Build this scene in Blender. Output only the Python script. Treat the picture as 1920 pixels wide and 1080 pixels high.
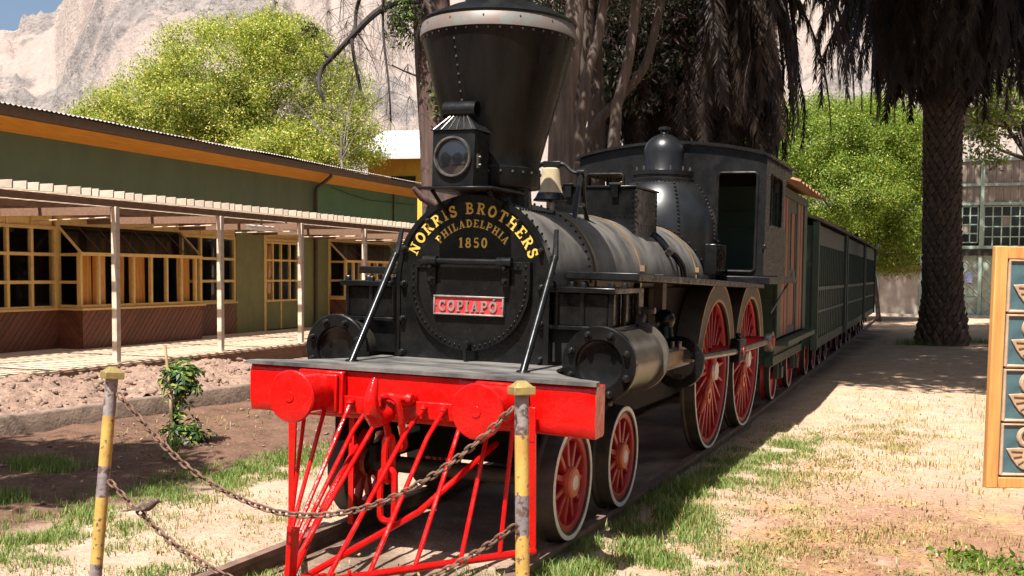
import bpy, bmesh, math, random
import numpy as np
from mathutils import Vector, Matrix, noise as mnoise
PI = math.pi
R = math.radians
random.seed(7)
RNG = np.random.default_rng(11)
for o in list(bpy.data.objects): bpy.data.objects.remove(o)
SC = bpy.context.scene
COL = SC.collection

# ------------------------------------------------------------------ camera
CAM_POS = Vector((3.0745, -5.7488, 1.6857))
CAM_R = Vector((0.92235593, 0.38623352, 0.00912189))
CAM_U = Vector((-0.02926644, 0.04630848, 0.99849837))
CAM_F = Vector((-0.38523112, 0.92123786, -0.05401658))
FPX, CPY = 2029.67, 622.2            # focal length and optical centre of the (cropped) photograph, in its pixels
cd = bpy.data.cameras.new('camera'); cam = bpy.data.objects.new('camera', cd); COL.objects.link(cam)
m = Matrix((CAM_R, CAM_U, -CAM_F)).transposed().to_4x4(); m.translation = CAM_POS
cam.matrix_world = m
cd.sensor_width = 36.0; cd.lens = FPX / 1920 * 36.0
cd.shift_y = (CPY - 540) / 1920
cd.clip_start = 0.05; cd.clip_end = 5000
SC.camera = cam
def at(u, v, depth):                 # the point of the place seen at photo pixel (u, v), so many metres ahead
    return CAM_POS + depth * (CAM_F + CAM_R * ((u - 960) / FPX) + CAM_U * ((CPY - v) / FPX))

# ------------------------------------------------------------------ light
SUN = Vector((-0.035, -0.47, 0.883)).normalized()
W = bpy.data.worlds.new('World'); SC.world = W; W.use_nodes = True
nt = W.node_tree
sky = nt.nodes.new('ShaderNodeTexSky'); sky.sky_type = 'NISHITA'; sky.sun_disc = False
sky.sun_elevation = math.asin(SUN.z); sky.sun_rotation = math.atan2(SUN.x, SUN.y)
sky.altitude = 400; sky.air_density = 1.0; sky.dust_density = 4.0
bg = nt.nodes['Background']; bg.inputs['Strength'].default_value = 0.06
nt.links.new(sky.outputs[0], bg.inputs['Color'])
sl = bpy.data.lights.new('sun', 'SUN'); sl.energy = 5.0; sl.angle = R(0.53); sl.color = (1.0, 0.96, 0.90)
so = bpy.data.objects.new('sun', sl); COL.objects.link(so); so.location = (0, -20, 40)
so.rotation_euler = SUN.to_track_quat('Z', 'Y').to_euler()
SC.render.engine = 'CYCLES'
SC.view_settings.view_transform = 'Standard'; SC.view_settings.look = 'None'
SC.view_settings.gamma = 1.0; SC.view_settings.use_curve_mapping = False
SC.view_settings.exposure = 1.24
SC.cycles.max_bounces = 8; SC.cycles.transparent_max_bounces = 12

# ------------------------------------------------------------------ materials
def mat(name, c1, c2=None, scale=6.0, rough=0.6, metal=0.0, bump=0.0, bscale=60.0, lo=0.4, hi=0.62, spec=0.5,
        rnd=0.0, detail=5.0, c3=None, s3=20.0, lo3=0.55, hi3=0.65, stretch=None, coat=0.0, rvar=0.0):
    m = bpy.data.materials.new(name); m.use_nodes = True
    n = m.node_tree.nodes; l = m.node_tree.links; p = n['Principled BSDF']
    p.inputs['Roughness'].default_value = rough; p.inputs['Metallic'].default_value = metal
    p.inputs['Specular IOR Level'].default_value = spec
    if coat: p.inputs['Coat Weight'].default_value = coat; p.inputs['Coat Roughness'].default_value = 0.12
    tc = n.new('ShaderNodeTexCoord'); vec = tc.outputs['Object']
    if stretch:
        mp = n.new('ShaderNodeMapping'); mp.inputs['Scale'].default_value = stretch
        l.new(vec, mp.inputs['Vector']); vec = mp.outputs[0]
    def nz(sc, det=detail):
        t = n.new('ShaderNodeTexNoise'); t.inputs['Scale'].default_value = sc; t.inputs['Detail'].default_value = det
        t.inputs['Roughness'].default_value = 0.62
        l.new(vec, t.inputs['Vector']); return t.outputs['Fac']
    def rmp(f, a, b):
        r = n.new('ShaderNodeMapRange'); r.inputs['From Min'].default_value = a; r.inputs['From Max'].default_value = b
        l.new(f, r.inputs['Value']); return r.outputs[0]
    def mix(f, a, b):
        x = n.new('ShaderNodeMix'); x.data_type = 'RGBA'; l.new(f, x.inputs[0])
        for s, v in ((x.inputs[6], a), (x.inputs[7], b)):
            if isinstance(v, tuple): s.default_value = v + (1,)
            else: l.new(v, s)
        return x.outputs[2]
    col = None
    if c2:
        f = nz(scale); col = mix(rmp(f, lo, hi), c1, c2)
        if c3: col = mix(rmp(nz(s3), lo3, hi3), col, c3)
    else: p.inputs['Base Color'].default_value = c1 + (1,)
    if rnd:
        oi = n.new('ShaderNodeObjectInfo'); h = n.new('ShaderNodeHueSaturation')
        l.new(rmp(oi.outputs['Random'], 0, 1), h.inputs['Value'])
        rr = h.inputs['Value'].links[0].from_node
        rr.inputs['To Min'].default_value = 1 - rnd; rr.inputs['To Max'].default_value = 1 + rnd
        if col is None: h.inputs['Color'].default_value = c1 + (1,)
        else: l.new(col, h.inputs['Color'])
        col = h.outputs[0]
    if col is not None: l.new(col, p.inputs['Base Color'])
    if rvar:
        r = rmp(nz(scale * 2.3), 0.35, 0.65); r.node.inputs['To Min'].default_value = max(0.03, rough - rvar)
        r.node.inputs['To Max'].default_value = min(1, rough + rvar); l.new(r, p.inputs['Roughness'])
    if bump:
        b = n.new('ShaderNodeBump'); b.inputs['Strength'].default_value = bump; b.inputs['Distance'].default_value = 0.02
        l.new(nz(bscale, 4), b.inputs['Height']); l.new(b.outputs[0], p.inputs['Normal'])
    return m
def leafmat(name, cols, trans=0.35, rough=0.55, tint=(1.0, 1.0, 0.5)):
    m = bpy.data.materials.new(name); m.use_nodes = True
    n = m.node_tree.nodes; l = m.node_tree.links; p = n['Principled BSDF']; out = n['Material Output']
    p.inputs['Roughness'].default_value = rough; p.inputs['Specular IOR Level'].default_value = 0.3
    g = n.new('ShaderNodeNewGeometry'); r = n.new('ShaderNodeValToRGB'); r.color_ramp.interpolation = 'LINEAR'
    e = r.color_ramp.elements
    while len(e) < len(cols): e.new(0.5)
    for i, c in enumerate(cols): e[i].position = i / (len(cols) - 1); e[i].color = c + (1,)
    l.new(g.outputs['Random Per Island'], r.inputs[0]); l.new(r.outputs[0], p.inputs['Base Color'])
    if trans:
        t = n.new('ShaderNodeBsdfTranslucent'); mm = n.new('ShaderNodeMix'); mm.data_type = 'RGBA'; mm.blend_type = 'MULTIPLY'
        mm.inputs[0].default_value = 1; mm.inputs[7].default_value = tint + (1,); l.new(r.outputs[0], mm.inputs[6])
        l.new(mm.outputs[2], t.inputs['Color'])
        ms = n.new('ShaderNodeMixShader'); ms.inputs[0].default_value = trans
        l.new(p.outputs[0], ms.inputs[1]); l.new(t.outputs[0], ms.inputs[2]); l.new(ms.outputs[0], out.inputs[0])
    return m
def glassmat(name, tint=(0.55, 0.6, 0.6), rough=0.02, refl=1.0):
    m = bpy.data.materials.new(name); m.use_nodes = True
    n = m.node_tree.nodes; l = m.node_tree.links; n.remove(n['Principled BSDF']); out = n['Material Output']
    t = n.new('ShaderNodeBsdfTransparent'); t.inputs[0].default_value = tint + (1,)
    g = n.new('ShaderNodeBsdfGlossy'); g.inputs['Roughness'].default_value = rough
    lw = n.new('ShaderNodeFresnel'); lw.inputs[0].default_value = 1.5
    tc = n.new('ShaderNodeTexCoord'); nz = n.new('ShaderNodeTexNoise'); nz.inputs['Scale'].default_value = 1.3
    l.new(tc.outputs['Object'], nz.inputs['Vector'])
    b = n.new('ShaderNodeBump'); b.inputs['Strength'].default_value = 0.04; l.new(nz.outputs[0], b.inputs['Height'])
    l.new(b.outputs[0], g.inputs['Normal'])
    ge = n.new('ShaderNodeNewGeometry'); bf = n.new('ShaderNodeMath'); bf.operation = 'SUBTRACT'; bf.inputs[0].default_value = 1.0; l.new(ge.outputs['Backfacing'], bf.inputs[1])
    mu = n.new('ShaderNodeMath'); mu.operation = 'MULTIPLY'; l.new(bf.outputs[0], mu.inputs[0]); l.new(lw.outputs[0], mu.inputs[1])
    ms = n.new('ShaderNodeMixShader'); l.new(mu.outputs[0], ms.inputs[0]); l.new(t.outputs[0], ms.inputs[1]); l.new(g.outputs[0], ms.inputs[2])
    l.new(ms.outputs[0], out.inputs[0]); return m

M = {}
M['black'] = mat('black_paint', (0.004, 0.004, 0.004), (0.008, 0.0078, 0.0075), 5, 0.24, bump=0.016, bscale=20, c3=(0.016, 0.015, 0.014), s3=9, lo3=0.62, hi3=0.80, rvar=0.08, spec=0.3)
M['black_face'] = mat('brushed_black_paint', (0.0045, 0.0045, 0.0045), (0.009, 0.0087, 0.008), 6, 0.22, bump=0.10, bscale=22, c3=(0.020, 0.019, 0.017), s3=7, lo3=0.62, hi3=0.8, rvar=0.08, spec=0.3)
M['stack'] = mat('stack_paint', (0.005, 0.0054, 0.005), (0.009, 0.0092, 0.0085), 3, 0.34, bump=0.04, spec=0.16, bscale=70, stretch=(3, 3, 0.5), rvar=0.1)
M['cab'] = mat('cab_paint', (0.0065, 0.0065, 0.0068), (0.012, 0.0118, 0.0115), 5, 0.30, spec=0.22, bump=0.010, bscale=20, rvar=0.1)
M['dusty'] = mat('dusty_boiler_paint', (0.045, 0.042, 0.039), (0.135, 0.123, 0.108), 3.2, 0.52, bump=0.08, bscale=40, lo=0.33, hi=0.60, c3=(0.045, 0.042, 0.039), s3=6, lo3=0.56, hi3=0.74, stretch=(1, 1.6, 1))
M['barrel'] = mat('dusty_cylinder_paint', (0.034, 0.030, 0.024), (0.068, 0.059, 0.045), 5, 0.30, bump=0.05, bscale=40, metal=0.2)
M['steel'] = mat('worn_steel', (0.22, 0.20, 0.18), (0.10, 0.09, 0.08), 14, 0.36, metal=0.75, bump=0.1, bscale=80)
M['brass'] = mat('tan_brass_band', (0.24, 0.165, 0.088), (0.17, 0.115, 0.064), 9, 0.45, metal=0.2)
M['red'] = mat('red_enamel', (0.50, 0.004, 0.003), (0.38, 0.0035, 0.0025), 5, 0.22, bump=0.34, bscale=10, spec=0.35, c3=(0.13, 0.02, 0.013), s3=30, lo3=0.645, hi3=0.70, rvar=0.14)
M['redwheel'] = mat('wheel_red', (0.36, 0.010, 0.014), (0.29, 0.012, 0.014), 8, 0.4, bump=0.1, bscale=40, c3=(0.16, 0.02, 0.018), s3=13, lo3=0.60, hi3=0.75)
M['orangered'] = mat('orange_red_boss', (0.55, 0.12, 0.05), (0.46, 0.09, 0.04), 15, 0.45)
M['white'] = mat('white_rim_paint', (0.74, 0.72, 0.66), (0.56, 0.53, 0.47), 10, 0.5, c3=(0.12, 0.10, 0.09), s3=24, lo3=0.66, hi3=0.70)
M['tyre'] = mat('rusty_tyre', (0.055, 0.042, 0.032), (0.025, 0.021, 0.018), 8, 0.6, bump=0.1)
M['plateblack'] = mat('weathered_platform', (0.035, 0.035, 0.035), (0.145, 0.135, 0.12), 3, 0.6, bump=0.1, stretch=(1, 2.2, 1), lo=0.36, hi=0.62, c3=(0.028, 0.028, 0.029), s3=2.2, lo3=0.55, hi3=0.75)
M['gold'] = mat('gold_lettering', (0.62, 0.42, 0.075), (0.50, 0.33, 0.05), 20, 0.45)
M['platered'] = mat('name_plate_red', (0.55, 0.035, 0.04), (0.46, 0.025, 0.03), 14, 0.5)
M['greymetal'] = mat('cast_letter_grey', (0.20, 0.17, 0.15), (0.30, 0.24, 0.20), 20, 0.5, metal=0.3)
M['lens'] = mat('lamp_glass', (0.012, 0.013, 0.015), None, rough=0.06, spec=0.8)
M['copper'] = mat('pale_copper_band', (0.125, 0.118, 0.105), (0.14, 0.092, 0.07), 5, 0.5, c3=(0.12, 0.135, 0.12), s3=9)
M['bell'] = mat('cream_bell', (0.46, 0.38, 0.24), (0.38, 0.30, 0.18), 8, 0.35)
M['splash'] = mat('splasher_grey', (0.080, 0.068, 0.055), (0.055, 0.048, 0.040), 8, 0.5)
M['lining'] = mat('ochre_lining', (0.42, 0.28, 0.10), (0.32, 0.2, 0.07), 20, 0.5)
M['rust'] = mat('rusted_iron', (0.16, 0.085, 0.052), (0.085, 0.047, 0.032), 30, 0.8, bump=0.3, bscale=120, rnd=0.2)
M['railrust'] = mat('rail_rust', (0.17, 0.10, 0.07), (0.09, 0.055, 0.042), 9, 0.65, bump=0.2)
M['yellowpaint'] = mat('chipped_yellow_paint', (0.47, 0.30, 0.075), (0.38, 0.23, 0.055), 8, 0.55, c3=(0.12, 0.075, 0.05), s3=30, lo3=0.585, hi3=0.62, bump=0.15)
M['greypaint'] = mat('flaking_grey_paint', (0.17, 0.14, 0.14), (0.26, 0.22, 0.20), 9, 0.65, c3=(0.09, 0.055, 0.045), s3=22, lo3=0.52, hi3=0.58, bump=0.2)
M['brasscap'] = mat('dull_brass', (0.34, 0.25, 0.085), (0.25, 0.19, 0.07), 20, 0.45, metal=0.35, bump=0.15)
M['olive'] = mat('olive_wall', (0.20, 0.20, 0.075), (0.17, 0.17, 0.064), 3, 0.75, bump=0.1, bscale=90)
M['wallgreen'] = mat('dark_green_wall', (0.150, 0.185, 0.095), (0.128, 0.160, 0.082), 2, 0.75, bump=0.08, stretch=(1, 1, 0.4))
M['wallgreen2'] = mat('bottle_green_wall', (0.105, 0.225, 0.095), (0.090, 0.195, 0.080), 2, 0.7, bump=0.08)
M['orange'] = mat('orange_fascia', (0.78, 0.33, 0.030), (0.66, 0.26, 0.022), 5, 0.6, stretch=(6, 0.4, 6))
M['cream'] = mat('cream_timber', (0.74, 0.49, 0.17), (0.64, 0.41, 0.13), 9, 0.55, rnd=0.08)
M['postwhite'] = mat('peeling_white_timber', (0.66, 0.56, 0.44), (0.54, 0.42, 0.30), 9, 0.6, c3=(0.16, 0.09, 0.06), s3=30, lo3=0.66, hi3=0.70, rnd=0.06)
M['cladding'] = mat('brown_board', (0.165, 0.055, 0.028), (0.125, 0.040, 0.021), 5, 0.5, stretch=(1, 4, 4), rnd=0.18)
M['slat'] = mat('grey_brown_slat', (0.50, 0.41, 0.31), (0.38, 0.30, 0.23), 6, 0.8, rnd=0.12, stretch=(1, 6, 6))
M['beam'] = mat('brown_timber', (0.20, 0.11, 0.065), (0.14, 0.075, 0.045), 6, 0.75, rnd=0.1, stretch=(6, 1, 6))
M['plank'] = mat('deck_plank', (0.64, 0.48, 0.34), (0.52, 0.37, 0.25), 5, 0.8, rnd=0.14, stretch=(8, 0.6, 1))
M['gutter'] = mat('brown_gutter', (0.115, 0.065, 0.038), (0.085, 0.05, 0.03), 7, 0.6)
M['zinc'] = mat('zinc_roof', (0.52, 0.47, 0.42), (0.36, 0.29, 0.24), 6, 0.5, metal=0.2, c3=(0.22, 0.12, 0.07), s3=5)
M['glass'] = glassmat('window_glass', (0.93, 0.95, 0.95))
M['canopyglass'] = glassmat('canopy_glass', (0.80, 0.84, 0.90))
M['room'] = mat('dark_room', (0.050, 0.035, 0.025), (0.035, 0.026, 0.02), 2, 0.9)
M['curtain'] = mat('orange_curtain', (0.88, 0.40, 0.09), (0.78, 0.31, 0.06), 4, 0.85, stretch=(1, 1, 0.3))
M['concrete'] = mat('old_concrete', (0.23, 0.160, 0.115), (0.14, 0.095, 0.068), 5, 0.9, bump=0.6, bscale=24)
M['soil'] = mat('brown_soil', (0.25, 0.160, 0.112), (0.165, 0.100, 0.070), 7, 0.95, bump=1.0, bscale=26, c3=(0.33, 0.225, 0.165), s3=18)
M['clod'] = mat('dry_clod', (0.27, 0.175, 0.124), (0.175, 0.107, 0.076), 30, 0.95, bump=0.8, bscale=60)
M['bark'] = mat('grey_brown_bark', (0.095, 0.066, 0.048), (0.050, 0.035, 0.027), 5, 0.9, bump=0.9, bscale=14, stretch=(3, 3, 0.35))
M['barkred'] = mat('reddish_bark', (0.105, 0.062, 0.047), (0.055, 0.032, 0.025), 4, 0.9, bump=0.9, bscale=12, stretch=(4, 4, 0.25))
M['barkpale'] = mat('pale_bark', (0.145, 0.105, 0.078), (0.075, 0.054, 0.041), 4, 0.85, bump=0.6, bscale=12, stretch=(3, 3, 0.3))
M['twig'] = mat('grey_twig', (0.22, 0.185, 0.16), (0.13, 0.105, 0.09), 5, 0.9)
M['darktwig'] = mat('dark_twig', (0.035, 0.026, 0.021), (0.022, 0.017, 0.015), 5, 0.9)
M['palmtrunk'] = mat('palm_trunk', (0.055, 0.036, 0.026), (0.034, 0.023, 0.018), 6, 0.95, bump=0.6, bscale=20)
M['boot'] = mat('palm_leaf_base', (0.125, 0.080, 0.057), (0.058, 0.038, 0.028), 9, 0.9, bump=0.5, bscale=30, rnd=0.25)
M['greentrain'] = mat('bottle_green_carriage', (0.022, 0.048, 0.033), (0.015, 0.034, 0.024), 4, 0.5, bump=0.1, rnd=0.06)
M['greyboard'] = mat('grey_green_board', (0.045, 0.060, 0.048), (0.032, 0.044, 0.036), 4, 0.55, rnd=0.12)
M['orangeboard'] = mat('orange_brown_board', (0.24, 0.090, 0.045), (0.18, 0.066, 0.034), 6, 0.55, rnd=0.1, stretch=(4, 4, 0.5))
M['rail_pale'] = mat('pale_green_rail', (0.12, 0.14, 0.105), (0.085, 0.10, 0.076), 6, 0.6)
M['darkwindow'] = mat('dark_coach_glass', (0.010, 0.012, 0.013), None, rough=0.12, spec=0.6)
M['rustroof'] = mat('rust_brown_roof', (0.28, 0.155, 0.08), (0.18, 0.095, 0.052), 6, 0.7, bump=0.3)
M['greyroof'] = mat('grey_coach_roof', (0.11, 0.09, 0.075), (0.07, 0.06, 0.052), 5, 0.8, bump=0.2)
M['depotwall'] = mat('faded_depot_board', (0.29, 0.235, 0.195), (0.22, 0.175, 0.145), 2, 0.8, rnd=0.08, stretch=(6, 1, 0.5))
M['depotgreen'] = mat('pale_green_paint', (0.33, 0.42, 0.345), (0.26, 0.34, 0.28), 4, 0.7, rnd=0.05)
M['depotplaster'] = mat('pale_plaster', (0.50, 0.42, 0.35), (0.42, 0.345, 0.285), 3, 0.85)
M['yellowwall'] = mat('yellow_wall', (0.72, 0.44, 0.06), (0.64, 0.38, 0.05), 3, 0.75)
M['whiteroof'] = mat('white_metal_roof', (0.60, 0.58, 0.54), (0.52, 0.49, 0.45), 3, 0.6)
M['pine'] = mat('golden_timber', (0.56, 0.27, 0.080), (0.42, 0.185, 0.050), 3, 0.5, bump=0.15, stretch=(11, 11, 0.6), rnd=0.08, c3=(0.36, 0.16, 0.05), s3=7, lo3=0.6, hi3=0.8)
M['tileteal'] = mat('teal_glaze', (0.065, 0.125, 0.140), (0.036, 0.082, 0.095), 9, 0.22, bump=0.06, bscale=30)
M['tilecream'] = mat('cream_relief_glaze', (0.44, 0.32, 0.22), (0.34, 0.215, 0.14), 12, 0.30, bump=0.12, bscale=40)
M['tilebrown'] = mat('brown_glaze', (0.20, 0.10, 0.03), None, rough=0.3)
M['tileyellow'] = mat('yellow_glaze', (0.55, 0.48, 0.06), None, rough=0.3)
M['stake'] = mat('bamboo_stake', (0.52, 0.38, 0.22), (0.42, 0.29, 0.16), 9, 0.7)
M['bird'] = mat('sparrow_brown', (0.085, 0.052, 0.033), (0.045, 0.028, 0.02), 60, 0.85, c3=(0.16, 0.12, 0.09), s3=45, lo3=0.55, hi3=0.6)
M['birddark'] = mat('dark_bird', (0.030, 0.022, 0.02), None, rough=0.8)
M['tube'] = mat('white_lamp_casing', (0.80, 0.80, 0.78), None, rough=0.4)
M['hay'] = mat('glossy_firebox_paint', (0.006, 0.006, 0.0065), (0.011, 0.011, 0.011), 5, 0.31, bump=0.02, bscale=20, spec=0.42)
M['sooty'] = mat('sooty_iron', (0.010, 0.009, 0.008), (0.018, 0.015, 0.013), 6, 0.75, bump=0.2, spec=0.2)
M['leaf_yel'] = leafmat('yellow_green_leaf', [(0.15, 0.21, 0.025), (0.23, 0.29, 0.04), (0.30, 0.34, 0.055), (0.40, 0.40, 0.085)], 0.5)
M['leaf_blossom'] = leafmat('yellow_blossom', [(0.60, 0.54, 0.13), (0.68, 0.60, 0.18), (0.55, 0.50, 0.13)], 0.45)
M['leaf_green'] = leafmat('bright_green_leaf', [(0.085, 0.165, 0.018), (0.135, 0.235, 0.028), (0.185, 0.29, 0.038), (0.27, 0.34, 0.06)], 0.52)
M['leaf_dark'] = leafmat('dark_cypress_leaf', [(0.018, 0.026, 0.012), (0.034, 0.045, 0.020), (0.060, 0.066, 0.036)], 0.12)
M['leaf_grey'] = leafmat('grey_mauve_leaf', [(0.15, 0.12, 0.11), (0.24, 0.17, 0.18), (0.12, 0.13, 0.08)], 0.2)
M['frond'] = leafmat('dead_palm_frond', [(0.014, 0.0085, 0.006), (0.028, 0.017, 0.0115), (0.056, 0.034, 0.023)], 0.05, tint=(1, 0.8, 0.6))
M['frondgreen'] = leafmat('green_palm_frond', [(0.030, 0.045, 0.014), (0.055, 0.075, 0.022)], 0.15)
M['grass'] = leafmat('grass_blade', [(0.085, 0.165, 0.030), (0.135, 0.225, 0.046), (0.19, 0.27, 0.065), (0.30, 0.31, 0.11)], 0.40)
M['drygrass'] = leafmat('dry_grass_blade', [(0.36, 0.27, 0.11), (0.46, 0.34, 0.15), (0.27, 0.24, 0.08), (0.16, 0.19, 0.05)], 0.3)
M['litter'] = leafmat('dry_leaf_litter', [(0.22, 0.11, 0.045), (0.34, 0.20, 0.09), (0.46, 0.33, 0.19)], 0.1, tint=(1, 0.8, 0.5))
M['leaf_var'] = leafmat('variegated_leaf', [(0.012, 0.036, 0.010), (0.020, 0.055, 0.013), (0.028, 0.075, 0.016), (0.16, 0.21, 0.035), (0.27, 0.30, 0.08)], 0.20, rough=0.3)

# ------------------------------------------------------------------ mesh helpers
class MB:
    def __init__(s): s.v = []; s.f = []
    def add(s, vs, fs):
        b = len(s.v); s.v += [tuple(v) for v in vs]; s.f += [tuple(b + i for i in f) for f in fs]; return s
    def box(s, x0, x1, y0, y1, z0, z1):
        return s.add([(x0,y0,z0),(x1,y0,z0),(x1,y1,z0),(x0,y1,z0),(x0,y0,z1),(x1,y0,z1),(x1,y1,z1),(x0,y1,z1)],
                     [(0,3,2,1),(4,5,6,7),(0,1,5,4),(1,2,6,5),(2,3,7,6),(3,0,4,7)])
    def frame(s, a):
        a = Vector(a).normalized(); t = Vector((0,0,1)) if abs(a.z) < 0.9 else Vector((1,0,0))
        u = a.cross(t).normalized(); return u, a.cross(u).normalized()
    def tube(s, pts, rad, n=8, caps=True):
        pts = [Vector(p) for p in pts]; k = len(pts)
        if not hasattr(rad, '__len__'): rad = [rad] * k
        vs = []; fs = []; u = None
        for i, p in enumerate(pts):
            d = (pts[min(i+1,k-1)] - pts[max(i-1,0)])
            if d.length < 1e-9: d = Vector((0,0,1))
            d.normalize()
            if u is None: u, w = s.frame(d)
            else:
                u = (u - d * u.dot(d)); u = u.normalized() if u.length > 1e-6 else s.frame(d)[0]; w = d.cross(u)
            for j in range(n):
                a = 2*PI*j/n; vs.append(p + (u*math.cos(a) + w*math.sin(a)) * rad[i])
        for i in range(k-1):
            for j in range(n):
                j2 = (j+1) % n; fs.append((i*n+j, i*n+j2, (i+1)*n+j2, (i+1)*n+j))
        if caps: fs.append(tuple(range(n-1,-1,-1))); fs.append(tuple(range((k-1)*n, k*n)))
        return s.add(vs, fs)
    def cyl(s, a, b, r, n=16, r2=None): return s.tube([a, b], [r, r if r2 is None else r2], n)
    def lathe(s, prof, c=(0,0,0), axis='z', n=32, a0=0.0, a1=2*PI):
        full = abs(a1 - a0 - 2*PI) < 1e-6; k = len(prof); vs = []; fs = []; nn = n if full else n + 1
        c = Vector(c)
        for j in range(nn):
            a = a0 + (a1-a0)*j/n; ca, sa = math.cos(a), math.sin(a)
            for (r, h) in prof:
                vs.append(c + (Vector((r*ca, r*sa, h)) if axis == 'z' else Vector((r*ca, h, r*sa)) if axis == 'y' else Vector((h, r*ca, r*sa))))
        for j in range(n):
            j2 = (j+1) % nn
            for i in range(k-1): fs.append((j*k+i, j2*k+i, j2*k+i+1, j*k+i+1))
        return s.add(vs, fs)
    def prism(s, poly, f0, f1):          # poly: 2-d points, f0/f1 map (a,b) to the two faces
        n = len(poly); vs = [f0(*p) for p in poly] + [f1(*p) for p in poly]
        fs = [tuple(range(n-1,-1,-1)), tuple(range(n, 2*n))] + [(i, (i+1)%n, n+(i+1)%n, n+i) for i in range(n)]
        return s.add(vs, fs)
    def ball(s, c, r, n=8, sz=1.0, half=False):
        k = n//2 if not half else n//3 + 1
        prof = [(max(1e-4, r*math.sin(PI*i/(2*k if half else k))), r*sz*math.cos(PI*i/(2*k if half else k))) for i in range(k+1)]
        return s.lathe(prof, c, 'z', n)
    def build(s, name, mt, parent=None, smooth=True, bev=0, seg=2, ang=38):
        me = bpy.data.meshes.new(name); me.from_pydata(s.v, [], s.f); 
        bm = bmesh.new(); bm.from_mesh(me); bmesh.ops.recalc_face_normals(bm, faces=bm.faces); bm.to_mesh(me); bm.free()
        me.materials.append(M[mt] if isinstance(mt, str) else mt)
        if smooth:
            me.polygons.foreach_set('use_smooth', [True]*len(me.polygons)); me.set_sharp_from_angle(angle=R(ang))
        o = bpy.data.objects.new(name, me); COL.objects.link(o)
        if parent: o.parent = parent
        if bev:
            b = o.modifiers.new('bevel', 'BEVEL'); b.width = bev; b.segments = seg; b.limit_method = 'ANGLE'; b.angle_limit = R(40)
        return o
def tag(o, label=None, cat=None, group=None, kind=None):
    if label: o['label'] = label
    if cat: o['category'] = cat
    if group: o['group'] = group
    if kind: o['kind'] = kind
    return o
def thing(name, label, cat, loc=(0,0,0), rz=0.0, group=None):
    o = bpy.data.objects.new(name, None); COL.objects.link(o); o.location = loc; o.rotation_euler = (0,0,rz); o.empty_display_size = 0.2
    return tag(o, label, cat, group)
def inst(name, me, parent=None, loc=(0,0,0), rot=None, scale=None):
    o = bpy.data.objects.new(name, me); COL.objects.link(o); o.parent = parent; o.location = loc
    if rot is not None:
        if isinstance(rot, Matrix): o.rotation_euler = rot.to_euler()
        else: o.rotation_euler = rot
    if scale is not None: o.scale = scale if hasattr(scale, '__len__') else (scale,)*3
    return o
def npmesh(name, verts, faces_flat, per, mats, parent=None, midx=None):
    me = bpy.data.meshes.new(name); nv = len(verts); nf = len(faces_flat)//per
    me.vertices.add(nv); me.vertices.foreach_set('co', np.asarray(verts, np.float32).ravel())
    me.loops.add(len(faces_flat)); me.loops.foreach_set('vertex_index', np.asarray(faces_flat, np.int32))
    me.polygons.add(nf); me.polygons.foreach_set('loop_start', np.arange(nf, dtype=np.int32)*per)
    for q in mats: me.materials.append(M[q] if isinstance(q, str) else q)
    if midx is not None: me.polygons.foreach_set('material_index', np.asarray(midx, np.int32))
    me.update(); me.validate()
    o = bpy.data.objects.new(name, me); COL.objects.link(o); o.parent = parent; return o
def leaves(name, P, size, mats, parent=None, midx=None, aspect=0.45, droop=0.0, N=None):
    # every leaf is a folded diamond of four corners at its own tilt
    n = len(P); P = np.asarray(P); d = RNG.normal(size=(n,3)); d[:,2] -= droop; d /= np.linalg.norm(d, axis=1)[:,None]
    e = RNG.normal(size=(n,3)); 
    if N is not None: e = np.cross(d, N + 0.6*e)
    else: e = np.cross(d, e)
    e /= np.linalg.norm(e, axis=1)[:,None] + 1e-9
    s = (np.asarray(size) * RNG.uniform(0.6, 1.4, n))[:,None]
    v = np.stack([P - d*s*0.5, P + e*s*0.5*aspect, P + d*s*0.5, P - e*s*0.5*aspect], 1).reshape(-1,3)
    return npmesh(name, v, np.arange(4*n), 4, mats, parent, midx)
# ------------------------------------------------------------------ the setting
GZ = -0.10
def fbm(x, y, s=1.0, o=4, z=0.0): return mnoise.fractal(Vector((x*s, y*s, z)), 1.0, 2.0, o)
def off(y): return 0.0 if y < 5 else -0.022*(y-5) - 0.0002*(y-5)**2     # the track bends gently left behind the engine
def cant(y): return 0.0165 * max(0.0, min(1.0, (16 - y)/7))

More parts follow.
